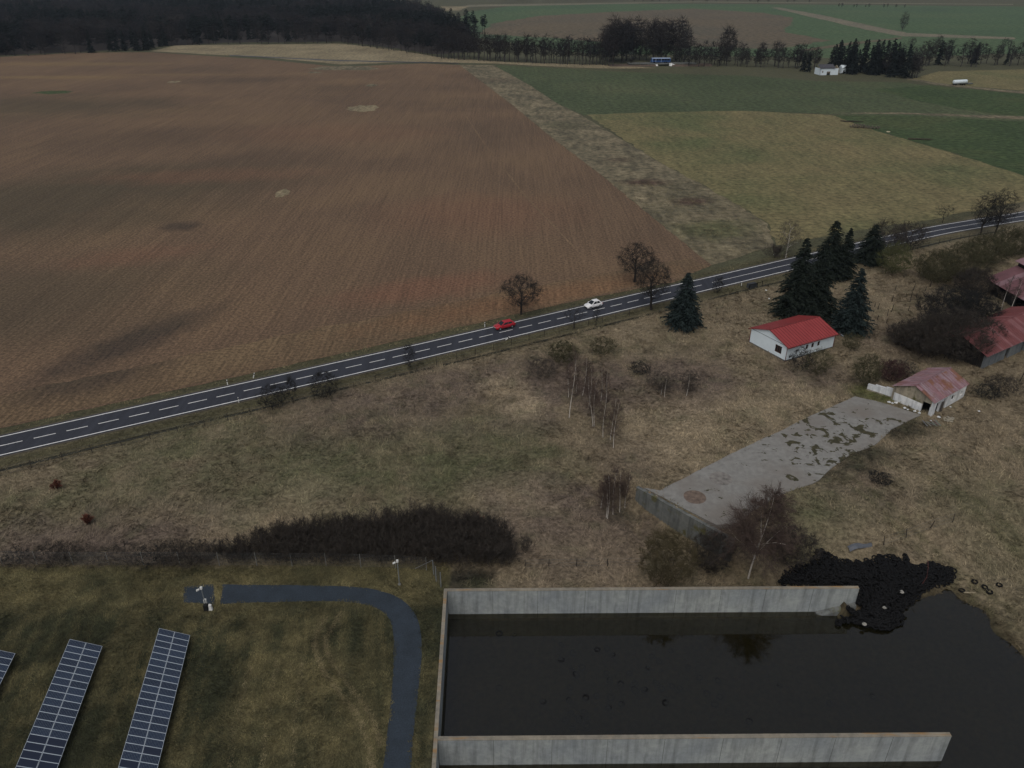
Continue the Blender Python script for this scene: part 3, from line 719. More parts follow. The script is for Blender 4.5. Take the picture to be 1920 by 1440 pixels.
rotxy(wall_with_holes('y', wd2 - .66, 1.45, [(gd[0] - .0, gd[1], 0, 1.449)]) if False else MB().box(gd[1], wd2 - .34, 0, .3, 0, 1.45).box(.33, gd[0], 0, .3, 0, 1.45), lambda x, y, z: (y, x, z)).build('wall', M['white_old'], shed)
mb = MB(); mb.box(gd[1], wd2 - .34, .04, .3, 1.45, SE - .01); mb.box(.33, gd[0], .04, .3, 1.45, SE - .01); mb.box(gd[0], gd[1], .04, .3, 1.95, SE - .01)
rotxy(mb, lambda x, y, z: (y, x, z)).build('wall_upper', M['plaster_old'], shed)
MB().prism([(.04, .1, SE), (.04, wd2 - .1, SE), (.04, wd2 / 2, SR - .06)], (.25, 0, 0)).build('gable', M['plaster_old'], shed)
rotxy(MB().box(0, wd2 - .66, 0, .3, 0, SE), lambda x, y, z: (ln2 - y, x + .33, z)).build('wall', M['white_old'], shed)
MB().prism([(ln2 - .3, .1, SE), (ln2 - .3, wd2 - .1, SE), (ln2 - .3, wd2 / 2, SR - .06)], (.25, 0, 0)).build('gable', M['plaster_old'], shed)
MB().hexa([(-.1, -.12, -.3), (.75, -.12, -.3), (.75, .0, -.3), (-.1, 0, -.3)], [(-.02, -.03, 1.6), (.5, -.03, 1.6), (.5, 0, 1.6), (-.02, 0, 1.6)]).build('buttress', M['white_old'], shed)
rotxy(MB().box(.0, .7, .2, .28, .0, 1.9), lambda x, y, z: (x + 2.4, y - .45, z)).build('open_door', simple('weathered_wood', S(66, 62, 58), .9, .3, 3), shed)
MB().box(.02, ln2 - .02, .32, wd2 - .32, -.2, .02).build('floor', M['dark'], shed)
def rusty(name, amt, tone):
    t = NT(name); v = t.coords(True); st = t.noise(t.mapping(v, (2.6, .22, .22)), 1.0, 5, .65); pt = t.noise(t.mapping(v, (.45, .3, .3), 0, (2, 5, 1)), 1.0, 4, .6); fn = t.noise(v, 3.0, 4)
    base = t.ramp(st, [(.3, S(*[x * tone for x in (92, 60, 62)])), (.45, S(*[x * tone for x in (106, 80, 83)])), (.58, S(*[x * tone for x in (112, 96, 101)])), (.72, S(*[x * tone for x in (126, 114, 117)]))])
    base = t.mix(t.step(pt, .60 - amt, .70 - amt), base, t.ramp(st, [(.3, S(84, 54, 44)), (.7, S(108, 78, 62))]))
    base = t.mix(1.0, base, t.ramp(fn, [(.3, (.85, .85, .85)), (.7, (1.12, 1.12, 1.12))]), 'MULTIPLY')
    return t.done(base, .65)
rust = [rusty('rust_sheet_a', .02, 1.0), rusty('rust_sheet_b', .08, .97), rusty('rust_sheet_c', .16, .95), rusty('rust_sheet_d', .05, 1.05), rusty('rust_sheet_e', .0, .93), rusty('rust_sheet_f', .10, 1.0)]
ovx, ovy = .3, .22; sl = (SR - SE) / (wd2 / 2); rr = random.Random(4)
nx = 13
for side in (0, 1):
    f = (lambda p: p) if side == 0 else (lambda p: (p[0], wd2 - p[1], p[2]))
    for r_ in range(3):
        for k in range(nx):
            x0 = -ovx + (ln2 + 2 * ovx) * k / nx; x1 = -ovx + (ln2 + 2 * ovx) * (k + 1) / nx + .06
            ya = -ovy + (wd2 / 2 + ovy) * r_ / 3; yb = -ovy + (wd2 / 2 + ovy) * (r_ + 1) / 3 + (.12 if r_ < 2 else 0)
            za, zb = SE + .06 + sl * ya + .012 * ((2 - r_)) + .004 * (k % 2) + rr.uniform(0, .012), SE + .06 + sl * yb + .012 * (2 - r_) + .004 * (k % 2) + rr.uniform(0, .012)
            mb = MB(); m = 4; w = (x1 - x0) / m       # corrugated: ridges along the slope
            for j in range(m):
                q = [f((x0 + w * j, ya, za)), f((x0 + w * (j + .5), ya, za + .05)), f((x0 + w * (j + .5), yb, zb + .05)), f((x0 + w * j, yb, zb))]
                q2 = [f((x0 + w * (j + .5), ya, za + .05)), f((x0 + w * (j + 1), ya, za)), f((x0 + w * (j + 1), yb, zb)), f((x0 + w * (j + .5), yb, zb + .05))]
                mb.face(q); mb.face(q2)
            w_ = [0, 1, 1, 4, 3, 0] if side else [2, 2, 1, 5, 3, 0, 1]
            mb.build('roof_sheet', rust[rr.choice(w_)], shed)
MB().prism([(-ovx, wd2 / 2 - .2, SR + .06), (-ovx, wd2 / 2 + .2, SR + .06), (-ovx, wd2 / 2, SR + .17)], (ln2 + 2 * ovx, 0, 0)).build('ridge_cap', rust[4], shed)
for x in (0.3, ln2 * .33, ln2 * .66, ln2 - .4):
    MB().prism([(x, -.2, SE - .05), (x, wd2 + .2, SE - .05), (x, wd2 / 2, SR - .02)], (.1, 0, 0)).build('rafter_frame', M['dark'], shed)
# low broken wall and rubble next to it
lw0, lw1 = P(1625, 731), P(1669, 746)
d = lw1 - lw0; lw = empty('broken_wall', lw0, 'low pale broken wall stub joined to the derelict shed', 'wall', None, math.atan2(d.y, d.x))
mb = MB(); Lw = d.length + .15
mb.prism([(0, 0, -.2), (Lw, 0, -.2), (Lw, 0, 1.75), (Lw * .72, 0, 1.7), (Lw * .68, 0, 1.5), (Lw * .3, 0, 1.45), (Lw * .26, 0, 1.25), (0, 0, 1.15)], (0, .32, 0)); mb.build('wall_body', M['white_old'], lw)
MB().box(-.03, Lw, -.03, .35, -.2, .25).build('base_course', M['plaster_old'], lw)
def rock(r, rnd, flat=.6):
    mb = MB(); n = 7
    for j, (zz, q) in enumerate(((-.5, .7), (0.0, 1.0), (.6, .6))):
        for k in range(n):
            a = 2 * math.pi * k / n; rr_ = r * q * rnd.uniform(.75, 1.2); mb.v.append((math.cos(a) * rr_, math.sin(a) * rr_, zz * r * flat * rnd.uniform(.8, 1.2)))
    for j in range(2):
        for k in range(n): mb.f.append((j * n + k, j * n + (k + 1) % n, (j + 1) * n + (k + 1) % n, (j + 1) * n + k)); mb.m.append(0)
    mb.f.append(tuple(range(n))[::-1]); mb.f.append(tuple(range(2 * n, 3 * n))); mb.m += [0, 0]
    return mb
rr = random.Random(9)
rm = [rock(.22, rr).mesh('rubble_stone', M['white_old']) for _ in range(4)]
for k, (px, py) in enumerate(((1667, 755), (1673, 757), (1680, 756), (1696, 766), (1702, 769), (1715, 772), (1723, 775), (1762, 768), (1782, 764), (1835, 772), (1745, 790), (1760, 783))):
    s = link('rubble_stone', rm[k % 4], None, P(px, py) + Vector((0, 0, .12))); s.scale = (rr.uniform(.7, 1.5),) * 3; s.rotation_euler = (0, 0, rr.uniform(0, 6))
    tag(s, 'pale lump of rubble lying along the foot of the derelict shed', 'stone', 'rubble by the derelict shed')
rm2 = [rock(.3, rr).mesh('rubble_stone', M['plaster_old']) for _ in range(4)]
for k in range(16):
    p = P(1777 + rr.uniform(-9, 9), 788 + rr.uniform(-4, 4)); s = link('rubble_stone', rm2[k % 4], None, p + Vector((0, 0, .12 + rr.uniform(0, .2)))); s.scale = (rr.uniform(.6, 1.3),) * 3
    tag(s, 'grey stone in the small rubble heap right of the doorway', 'stone', 'small rubble heap')
mb = MB()
pb = P(1745, 797)
planks = empty('plank_heap', pb, 'heap of grey weathered planks lying before the shed doorway', 'planks')
for k in range(9):
    a = rr.uniform(1.5, 2.3); q = Vector((math.cos(a), math.sin(a), 0)) * rr.uniform(.6, 1.1); c = Vector((-1.1 + k * .27, rr.uniform(-.3, .3), .12 + rr.uniform(0, .35)))
    nrm = Vector((-q.y, q.x, 0)).normalized() * .09
    MB().hexa([c - q - nrm, c - q + nrm, c + q + nrm, c + q - nrm], [p + Vector((0, 0, .04)) for p in (c - q - nrm, c - q + nrm, c + q + nrm, c + q - nrm)]).build('plank', simple('plank_%d' % k, S(84 + 5 * (k % 4), 84 + 4 * (k % 3), 82), .9, .3, 3), planks)

# farm shed at the right edge (red sheet roof, dark end)
M['redsheet'] = simple('faded_red_sheet', S(88, 52, 52), .6, .22, .6)
M['redsheet2'] = simple('pale_red_sheet', S(98, 66, 67), .6, .2, .6)
M['boards'] = simple('dark_boards', S(30, 28, 27), .95, .3, 2)
M['grey_wall'] = concrete('grey_block_wall', S(78, 82, 84), S(100, 104, 106), .3)
def long_shed(name, o, ang, wd, ln, ev, rg, label, nsheet, wallmat, endmat, hole):
    r = empty(name, o, label, 'shed', None, ang)
    wall_with_holes('x', ln, ev, hole, .3).build('wall', wallmat, r)
    rotxy(MB().box(0, ln, 0, .3, 0, ev), lambda x, y, z: (x, wd - y, z)).build('wall', wallmat, r)
    for k in range(int((wd - .7) / .45)):      # board cladding on the end wall
        y = .32 + k * .45; MB().box(.04 + .02 * (k % 2), .2, y, y + .43, 0, ev + (rg - ev) * (1 - abs(y + .2 - wd / 2) / (wd / 2)) * .95).build('board', endmat, r)
    rotxy(MB().box(0, wd - .66, 0, .3, 0, ev), lambda x, y, z: (ln - y, x + .33, z)).build('wall', wallmat, r)
    MB().box(-.3, ln + .3, -.34, -.28, ev - .35, ev - .1).build('fascia', M['zinc'], r)
    sl = (rg - ev) / (wd / 2)
    for side in (0, 1):
        f = (lambda p: p) if side == 0 else (lambda p: (p[0], wd - p[1], p[2]))
        for k in range(nsheet):
            x0 = -.5 + (ln + 1) * k / nsheet; x1 = -.5 + (ln + 1) * (k + 1) / nsheet + .05; mb = MB(); m = 2; w = (x1 - x0) / m
            for j in range(m):
                a = (x0 + w * j, x0 + w * (j + .6), x0 + w * (j + .75), x0 + w * (j + 1)); h = (0, 0, .08, 0)
                for i in range(3):
                    q = [f((a[i], -.5, ev - sl * .5 + h[i] + .03 + .006 * (k % 2))), f((a[i + 1], -.5, ev - sl * .5 + h[i + 1] + .03 + .006 * (k % 2))), f((a[i + 1], wd / 2, rg + h[i + 1] + .03 + .006 * (k % 2))), f((a[i], wd / 2, rg + h[i] + .03 + .006 * (k % 2)))]
                    mb.face(q)
            mb.build('roof_sheet', M['redsheet2'] if rr.random() < .3 else M['redsheet'], r)
    MB().prism([(-.5, wd / 2 - .2, rg + .06), (-.5, wd / 2 + .2, rg + .06), (-.5, wd / 2, rg + .2)], (ln + 1, 0, 0)).build('ridge_cap', M['redsheet'], r)
    return r
long_shed('farm_shed', P(1841, 692), ang2 - .06, 9.0, 26, 2.9, 4.7, 'low farm shed with faded red sheet roof and dark end at the right edge', 34, M['grey_wall'], M['boards'], [(7.2, 8.3, 0, 2.1), (13, 14, 0, 2.1)])
# big barn with raised ridge roof
b0, b1 = P(1851, 548), P(1938, 600)
d = b1 - b0; angb = math.atan2(d.y, d.x)
barn = empty('barn', b0, 'large barn with dull red roof and raised ridge strip at the right edge', 'barn', None, angb)
Lb, Wb, E1, R1 = 46, 14, 3.4, 6.4
wall_with_holes('x', Lb, E1, [(3 + 6 * k, 5.4 + 6 * k, 0, 2.7) for k in range(6)], .3).build('wall', M['boards'], barn)
rotxy(MB().box(0, Lb, 0, .3, 0, E1), lambda x, y, z: (x, Wb - y, z)).build('wall', M['boards'], barn)
rotxy(MB().box(0, Wb - .66, 0, .3, 0, E1), lambda x, y, z: (y, x + .33, z)).build('end_wall', M['boards'], barn)
rotxy(MB().box(0, Wb - .66, 0, .3, 0, E1), lambda x, y, z: (Lb - y, x + .33, z)).build('end_wall', M['boards'], barn)
MB().prism([(.02, .3, E1), (.02, Wb - .3, E1), (.02, Wb / 2, R1 - .1)], (.2, 0, 0)).build('gable', M['boards'], barn)
MB().box(.02, Lb - .02, .3, Wb - .3, -.1, .05).build('floor', M['dark'], barn)
M['pinkroof'] = simple('faded_barn_roof', S(86, 60, 63), .6, .3, .35)
M['pinkroof2'] = simple('faded_barn_roof_pale', S(104, 82, 86), .6, .25, .35)
sl = (R1 - E1) / (Wb / 2)
for side in (0, 1):
    f = (lambda p: p) if side == 0 else (lambda p: (p[0], Wb - p[1], p[2]))
    for k in range(28):
        x0 = -.8 + (Lb + 1) * k / 28; x1 = x0 + (Lb + 1) / 28 + .04; mb = MB(); z = .006 * (k % 2)
        lo = [f((x0, -.9, E1 - .9 * sl + z)), f((x1, -.9, E1 - .9 * sl + z)), f((x1, Wb / 2 - 1.0, R1 - sl + z)), f((x0, Wb / 2 - 1.0, R1 - sl + z))]
        mb.hexa(lo, [(p[0], p[1], p[2] + .05) for p in lo]); mb.build('roof_sheet', M['pinkroof2'] if k % 5 == 2 else M['pinkroof'], barn)
MB().box(-.5, Lb, Wb / 2 - 1.4, Wb / 2 + 1.4, R1 - .55, R1 + .5).build('ridge_monitor', M['boards'], barn)
for side in (0, 1):
    f = (lambda p: p) if side == 0 else (lambda p: (p[0], Wb - p[1], p[2]))
    lo = [f((-1.0, Wb / 2 - 2.0, R1 + .4)), f((Lb, Wb / 2 - 2.0, R1 + .4)), f((Lb, Wb / 2, R1 + 1.2)), f((-1.0, Wb / 2, R1 + 1.2))]
    MB().hexa(lo, [(p[0], p[1], p[2] + .06) for p in lo]).build('monitor_roof', M['pinkroof2'], barn)

# far white ruined house with a roof frame, and its small chimney part
fo = P(1537, 141); fh = empty('ruined_house', fo, 'small white roofless farmhouse ruin before the dark conifers', 'house', None, .12)
FL, FW = 12.5, 8.0
wall_with_holes('x', FL, 4.0, [(4.6, 7.2, 0, 2.2), (1.2, 2.2, 1.4, 2.6)], .4).build('wall', M['white'], fh)
rotxy(MB().box(0, FW, 0, .4, 0, 4.0), lambda x, y, z: (y, x, z)).build('wall', M['white'], fh)
rotxy(MB().box(0, FW, 0, .4, 0, 3.6), lambda x, y, z: (FL + .45 - y, x, z)).build('wall', M['plaster_old'], fh)
rotxy(MB().box(0, FL, 0, .4, 0, 3.8), lambda x, y, z: (x, FW + .45 - y, z)).build('wall', M['plaster_old'], fh)
mb = MB(); lo = [(-.4, -.4, 4.1), (FL * .8, -.4, 4.1), (FL * .8, FW / 2, 6.2), (-.4, FW / 2, 6.2)]
mb.hexa(lo, [(p[0], p[1], p[2] + .15) for p in lo]); mb.build('roof_slope', simple('grey_slate', S(58, 58, 62), .8, .2, 1), fh)
MB().prism([(FL + .1, 0, 3.6), (FL + .1, FW, 3.6), (FL + .1, FW / 2, 5.8)], (.3, 0, 0)).build('gable', M['plaster_old'], fh)
MB().box(.5, FL, .5, FW, -.1, .1).build('floor', M['dark'], fh)
an = P(1577, 138); a2 = empty('outbuilding', an, 'small white outbuilding right of the farmhouse ruin', 'building', None, .1)
MB().box(0, 3.4, 0, 4, 0, 3.6).build('wall', M['white'], a2); MB().prism([(-.2, -.2, 3.6), (-.2, 4.2, 3.6), (-.2, 2, 5.2)], (3.8, 0, 0)).build('roof_slope', M['white'], a2)
MB().box(1.2, 2.1, -.05, .0, 0, 2.1).build('door', M['dark'], a2)
# white tank trailer
tp = P(1786, 160); tk = empty('tank_trailer', tp, 'long white tank trailer parked on the far paddock track', 'trailer', None, .15)
MB().tube([(0, 0, 1.9), (.3, 0, 1.9), (8.6, 0, 2.1), (9, 0, 2.1)], [.7, 1.15, 1.15, .7], 14).build('tank', M['white'], tk, smooth=True)
MB().box(-.5, 13, -.8, .8, .65, .85).build('chassis', M['dark'], tk)
for x in (1.5, 6, 7.3):
    for y in (-.95, .75): rotxy(MB().tube([(0, 0, 0), (0, .22, 0)], [.48, .48], 12), lambda a, b, c, x=x, y=y: (x + a, y + b, .48 + c)).build('wheel', M['dark'], tk)
MB().box(9.5, 12.6, -.9, .9, .85, 1.15).build('flat_bed', M['grey_wall'], tk)
# log pile and hay scraps at the field edge
lp = P(1622, 240); logs = empty('log_pile', lp, 'stack of grey logs lying at the edge of the dark green field', 'logs', None, -.35)
M['log'] = simple('grey_bark', S(74, 68, 60), .95, .4, 1)
for k in range(22):
    lay = k // 9; MB().tube([(-6 + (k % 9) * 1.4 + .6 * lay, -1.6, .3 + .5 * lay), (-6 + (k % 9) * 1.4 + .6 * lay + rr.uniform(-.3, .3), 1.6, .3 + .5 * lay)], [.3, .26], 7).build('log', M['log'], logs)
for px, py, nm, lb, c in ((1597, 229, 'fallen_trunk', 'dark fallen trunk just left of the log pile', S(44, 40, 36)), (1725, 262, 'brush_heap', 'dark flat brush heap on the dark green field edge', S(52, 46, 40))):
    q = empty(nm, P(px, py), lb, 'wood', None, -.3)
    for k in range(7): MB().tube([(-4 + rr.uniform(-1, 1), rr.uniform(-1, 1), .2), (4 + rr.uniform(-1, 1), rr.uniform(-1, 1), .35 + rr.uniform(0, .3))], [.22, .1], 5).build('branch', simple('deadwood_%s%d' % (nm, k), c, .95, .3, 1), q)
q = rock(.9, rr, .4).build('pale_boulder', simple('pale_stone', S(150, 142, 118), .9, .2, 2), None, P(1665, 248) + Vector((0, 0, .2))); tag(q, 'single pale boulder between the log pile and the brush heap', 'stone')

# ------------------------------------------------------------------ blue bus on the small bridge
M['busblue'] = simple('blue_coach_paint', S(34, 58, 96), .35, .1, 1)
M['buswhite'] = simple('white_coach_paint', S(150, 164, 186), .4, .05, 1)
M['tyre'] = simple('tyre_rubber', S(11, 11, 12), .8, .3, 6)
bp = P(1219, 123); bdir = .02
br = empty('bridge', bp, 'small bridge with pale concrete abutments under the blue bus', 'bridge', None, bdir)
bz = 1.6
MB().box(-16, 34, -2.6, 6.0, bz - .5, bz).build('deck', M['conc_dark'], br)
MB().hexa([(1, -3.2, -.2), (5.2, -3.2, -.2), (5.2, -1.5, -.2), (1, -1.5, -.2)], [(3.6, -2.8, bz - .5), (5.0, -2.8, bz - .5), (5.0, -1.5, bz - .5), (3.6, -1.5, bz - .5)]).build('abutment', M['white_old'], br)
MB().hexa([(13.2, -3.4, -.2), (20.5, -3.4, -.2), (20.5, -1.5, -.2), (13.2, -1.5, -.2)], [(13.4, -2.8, bz + .2), (15.2, -2.8, bz + .2), (15.2, -1.5, bz + .2), (13.4, -1.5, bz + .2)]).build('abutment', M['white_old'], br)
for x0, x1 in ((-30, 3.5), (15.3, 44)):
    mb = MB(); lo = [(x0, -6.5, -.1), (x1, -5.5, -.1), (x1, 9, -.1), (x0, 9, -.1)]
    mb.hexa(lo, [(x0, -2.4, bz - .52 if x0 > 0 else .3), (x1, -2.2, bz - .52), (x1, 6, bz - .52), (x0, 6, bz - .52 if x0 > 0 else .3)]); mb.build('embankment', simple('bank_grass_%d' % (x0 > 0), S(72, 62, 54), .95, .3, .5), br)
bus = empty('bus', bp + Vector((.5, 1.2, bz)), 'blue bus with white roof edge crossing the far bridge', 'bus', None, bdir + .03)
BL = 14.4
mb = MB(); prof = [(0, .5), (0, 1.5), (.35, 3.0), (.7, 3.25), (BL - .2, 3.25), (BL, 3.0), (BL, .5)]
mb.prism([(x, 0, z) for x, z in prof], (0, 2.5, 0)); mb.build('body', M['busblue'], bus)
mb = MB(); mb.box(.8, BL - .1, -.03, 2.53, 3.0, 3.32); mb.build('roof', M['buswhite'], bus)
for k in range(6):
    x = 1.7 + k * 2.05; MB().box(x, x + 1.75, -.02, .0, 1.65, 2.75).build('side_window', M['glass'], bus)
MB().hexa([(-.03, .2, 1.5), (-.03, 2.3, 1.5), (.02, 2.3, 1.5), (.02, .2, 1.5)], [(.27, .2, 2.9), (.27, 2.3, 2.9), (.33, 2.3, 2.9), (.33, .2, 2.9)]).build('windscreen', M['glass'], bus)
for x in (.95, 3.5, 7.5): MB().box(x, x + .16, -.035, -.0, .6, 3.0).build('white_stripe', M['buswhite'], bus)
for x in (2.6, 10.3, 11.6): 
    for y in (-.04, 2.2): rotxy(MB().tube([(0, 0, 0), (0, .34, 0)], [.5, .5], 14), lambda a, b, c, x=x, y=y: (x + a, y + b, .5 + c)).build('wheel', M['tyre'], bus)
MB().box(-.04, 0, .2, .6, .75, 1.0).build('headlight', M['buswhite'], bus); MB().box(-.04, 0, 1.9, 2.3, .75, 1.0).build('headlight', M['buswhite'], bus)

# ------------------------------------------------------------------ cars
M['rim'] = simple('wheel_rim', S(120, 124, 128), .35, .1, 4, metal=.5)
M['lamp'] = simple('headlamp_glass', S(190, 190, 186), .15, .05, 4)
M['tail'] = simple('tail_lamp', S(120, 20, 20), .25, .1, 4)
M['trim'] = simple('black_trim', S(26, 26, 28), .6, .1, 4)
M['plate'] = simple('number_plate', S(176, 176, 172), .5, .05, 4)
def car(name, loc, rz, paint, label, L=4.2, Hh=1.46, hatch=.25):
    r = empty(name, loc, label, 'car', 'cars driving on the road', rz)
    hw = .84
    st = [(0.0, .34, .62, .66), (.12, .22, .74, .78), (.5, .2, .84, .83), (1.1, .2, .93, hw), (2.1, .2, .96, hw), (3.2, .2, .98, hw), (L - .35, .22, .98, .82), (L - .08, .3, .95, .77), (L, .42, .86, .70)]
    mb = MB()
    for x, zl, zt, w in st:
        mb.v += [(x, -w * .9, zl), (x, -w, zl + (zt - zl) * .35), (x, -w * .985, zt - .12), (x, -w * .88, zt), (x, 0, zt + .025), (x, w * .88, zt), (x, w * .985, zt - .12), (x, w, zl + (zt - zl) * .35), (x, w * .9, zl)]
    n = 9
    for i in range(len(st) - 1):
        for k in range(n): mb.f.append((i * n + k, i * n + (k + 1) % n, (i + 1) * n + (k + 1) % n, (i + 1) * n + k)[::-1]); mb.m.append(0)
    mb.f.append(tuple(range(n))); mb.f.append(tuple(range((len(st) - 1) * n, len(st) * n))[::-1]); mb.m += [0, 0]
    body = mb.build('body', paint, r, smooth=True)
    # greenhouse
    b0, b1, t0, t1, wb, wt = 1.0, L - .2, 1.85, L - .2 - hatch - .35, .765, .60
    lo = [(b0, -wb, .93), (b1, -wb, .96), (b1, wb, .96), (b0, wb, .93)]; hi = [(t0, -wt, Hh - .06), (t1, -wt, Hh - .07), (t1, wt, Hh - .07), (t0, wt, Hh - .06)]
    MB().hexa(lo, hi).build('cabin', paint, r)
    rf = MB(); c = [(t0 - .08, -wt - .02, Hh - .08), (t1 + .12, -wt - .02, Hh - .08), (t1 + .12, wt + .02, Hh - .08), (t0 - .08, wt + .02, Hh - .08)]
    rf.hexa(c, [(t0 + .15, -wt * .8, Hh), (t1 - .05, -wt * .8, Hh), (t1 - .05, wt * .8, Hh), (t0 + .15, wt * .8, Hh)]); rf.build('roof', paint, r, smooth=False)
    def lerp(a, b, t): return tuple(a[i] + (b[i] - a[i]) * t for i in range(3))
    def pane(nm, a, b, c, d, o, m=M['glass'], k0=.1, k1=.9, h0=.1, h1=.92):
        A = lerp(lerp(a, b, k0), lerp(d, c, k0), h0); B = lerp(lerp(a, b, k1), lerp(d, c, k1), h0); Cc = lerp(lerp(a, b, k1), lerp(d, c, k1), h1); D = lerp(lerp(a, b, k0), lerp(d, c, k0), h1)
        q = [A, B, Cc, D]; o = Vector(o); mb = MB(); mb.prism([tuple(Vector(p) + o) for p in q], -o * 1.5); mb.build(nm, m, r)
    pane('windscreen', lo[0], lo[3], hi[3], hi[0], (-.02, 0, .015), k0=.06, k1=.94, h0=.06, h1=.97)
    pane('rear_window', lo[1], lo[2], hi[2], hi[1], (.02, 0, .012), k0=.1, k1=.9, h0=.25, h1=.93)
    for s, (a, b, c, d) in ((-1, (lo[0], lo[1], hi[1], hi[0])), (1, (lo[3], lo[2], hi[2], hi[3]))):
        pane('side_window', a, b, c, d, (0, s * .012, .004), k0=.12, k1=.48, h0=.1, h1=.9)
        pane('side_window', a, b, c, d, (0, s * .012, .004), k0=.52, k1=.86, h0=.1, h1=.9)
        MB().hexa([(1.15, s * .80, .93), (1.3, s * .80, .93), (1.3, s * .98, .95), (1.2, s * .98, .95)], [(1.17, s * .82, 1.07), (1.3, s * .82, 1.07), (1.3, s * .98, 1.07), (1.22, s * .98, 1.07)]).build('mirror', paint, r)
        MB().hexa([(.02, s * .42, .56), (.5, s * .8, .62), (.5, s * .72, .6), (.1, s * .4, .56)], [(.07, s * .42, .73), (.58, s * .80, .83), (.56, s * .70, .84), (.16, s * .40, .75)]).build('headlight', M['lamp'], r)
        MB().box(L - .1, L + .005, s * .72 - .06, s * .72 + .06, .62, .92).build('tail_light', M['tail'], r)
        for x in (.78, L - .78):
            w = empty('wheel', (x, s * .76, .31)); w.parent = r
            MB().tube([(0, -.1, 0), (0, -.085, 0), (0, .085, 0), (0, .1, 0)], [.27, .31, .31, .27], 18).build('tyre', M['tyre'], w, smooth=False)
            MB().tube([(0, s * .095, 0), (0, s * .115, 0)], [.2, .17], 14).build('rim', M['rim'], w)
        MB().box(.8, L - .8, s * .835 - .02, s * .835 + .02, .2, .3).build('sill', M['trim'], r)
    MB().box(-.015, .08, -.55, .55, .32, .46).build('bumper_grille', M['trim'], r)
    MB().box(-.03, -.012, -.26, .26, .48, .58).build('number_plate', M['plate'], r)
    return r
t = NT('red_car_paint'); t.b.inputs['Coat Weight'].default_value = .6; M['carred'] = t.done(S(136, 24, 34), .35)
t = NT('white_car_paint'); t.b.inputs['Coat Weight'].default_value = .5; M['carwhite'] = t.done(S(196, 200, 204), .35)
def place_car(px, py, *a, **k):
    s = road_s(P(px, py)); best = min(np.arange(s - 6, s + 6, .1), key=lambda q: (road_at(q)[0] - P(px, py)).length)
    c, d, nn = road_at(best); L = k.get('L', 4.2); p = c - nn * 1.55 + d * (-L / 2); p.z = .09
    return car('car', p, math.atan2(d.y, d.x), *a, **k)
place_car(949, 618, M['carred'], 'red estate car driving on the far lane of the road', L=4.3, hatch=.15)
place_car(1116, 579, M['carwhite'], 'white hatchback following the red car on the road', L=3.9, Hh=1.55, hatch=.3)

# ------------------------------------------------------------------ roadside marker posts, little things along the road
M['postwhite'] = simple('marker_white', S(178, 178, 174), .6, .08, 3)
M['black'] = simple('marker_black', S(24, 24, 24), .7, .1, 3)
def marker(px, py, label, lean=0.0, lean_y=0.0):
    r = empty('marker_post', P(px, py) + Vector((0, 0, .0)), label, 'post', 'white roadside marker posts')
    r.rotation_euler = (lean_y, lean, .4)
    MB().hexa([(-.07, -.05, 0), (.07, -.05, 0), (.07, .05, 0), (-.07, .05, 0)], [(-.065, -.045, 1.0), (.065, -.045, 1.05), (.065, .045, 1.05), (-.065, .045, 1.0)]).build('post', M['postwhite'], r)
    MB().box(-.075, .075, -.055, .055, .68, .86).build('black_band', M['black'], r)
marker(427, 722, 'white marker post on the field side of the road, the leftmost one')
marker(909, 613, 'white marker post beside the road in front of the red car')
marker(475, 709, 'short white marker post right of the leftmost one', .3)
marker(948, 638, 'white marker post leaning over on the meadow side, below the red car', .9)
marker(448, 755, 'white marker post on the meadow side of the road, far left')
marker(1390, 536, 'white marker post on the meadow side near the dark box')
marker(1451, 478, 'white marker post by the road near the pale birch')
mb = MB(); bx = P(1412, 538)
box = empty('culvert_rail', bx, 'dark culvert box with a low rail beside the road', 'culvert', None, math.atan2(RD.y, RD.x))
MB().box(-1.6, .6, -.5, .5, 0, 1.0).build('box', simple('dark_sheet', S(46, 48, 50), .8, .2, 2), box)
for x in (-1.7, .7, 2.2): MB().box(x - .05, x + .05, -.6, -.5, 0, 1.2).build('rail_post', M['dark'], box)
MB().box(-1.8, 2.3, -.62, -.56, 1.0, 1.1).build('rail', M['dark'], box)
for px, py in ((1442, 561), (1436, 545)): tag(rock(.25, rr).build('litter_bag', M['postwhite'], None, P(px, py) + Vector((0, 0, .12))), 'small white rubbish scrap in the grass left of the conifers', 'rubbish', 'white scraps left of the conifers')

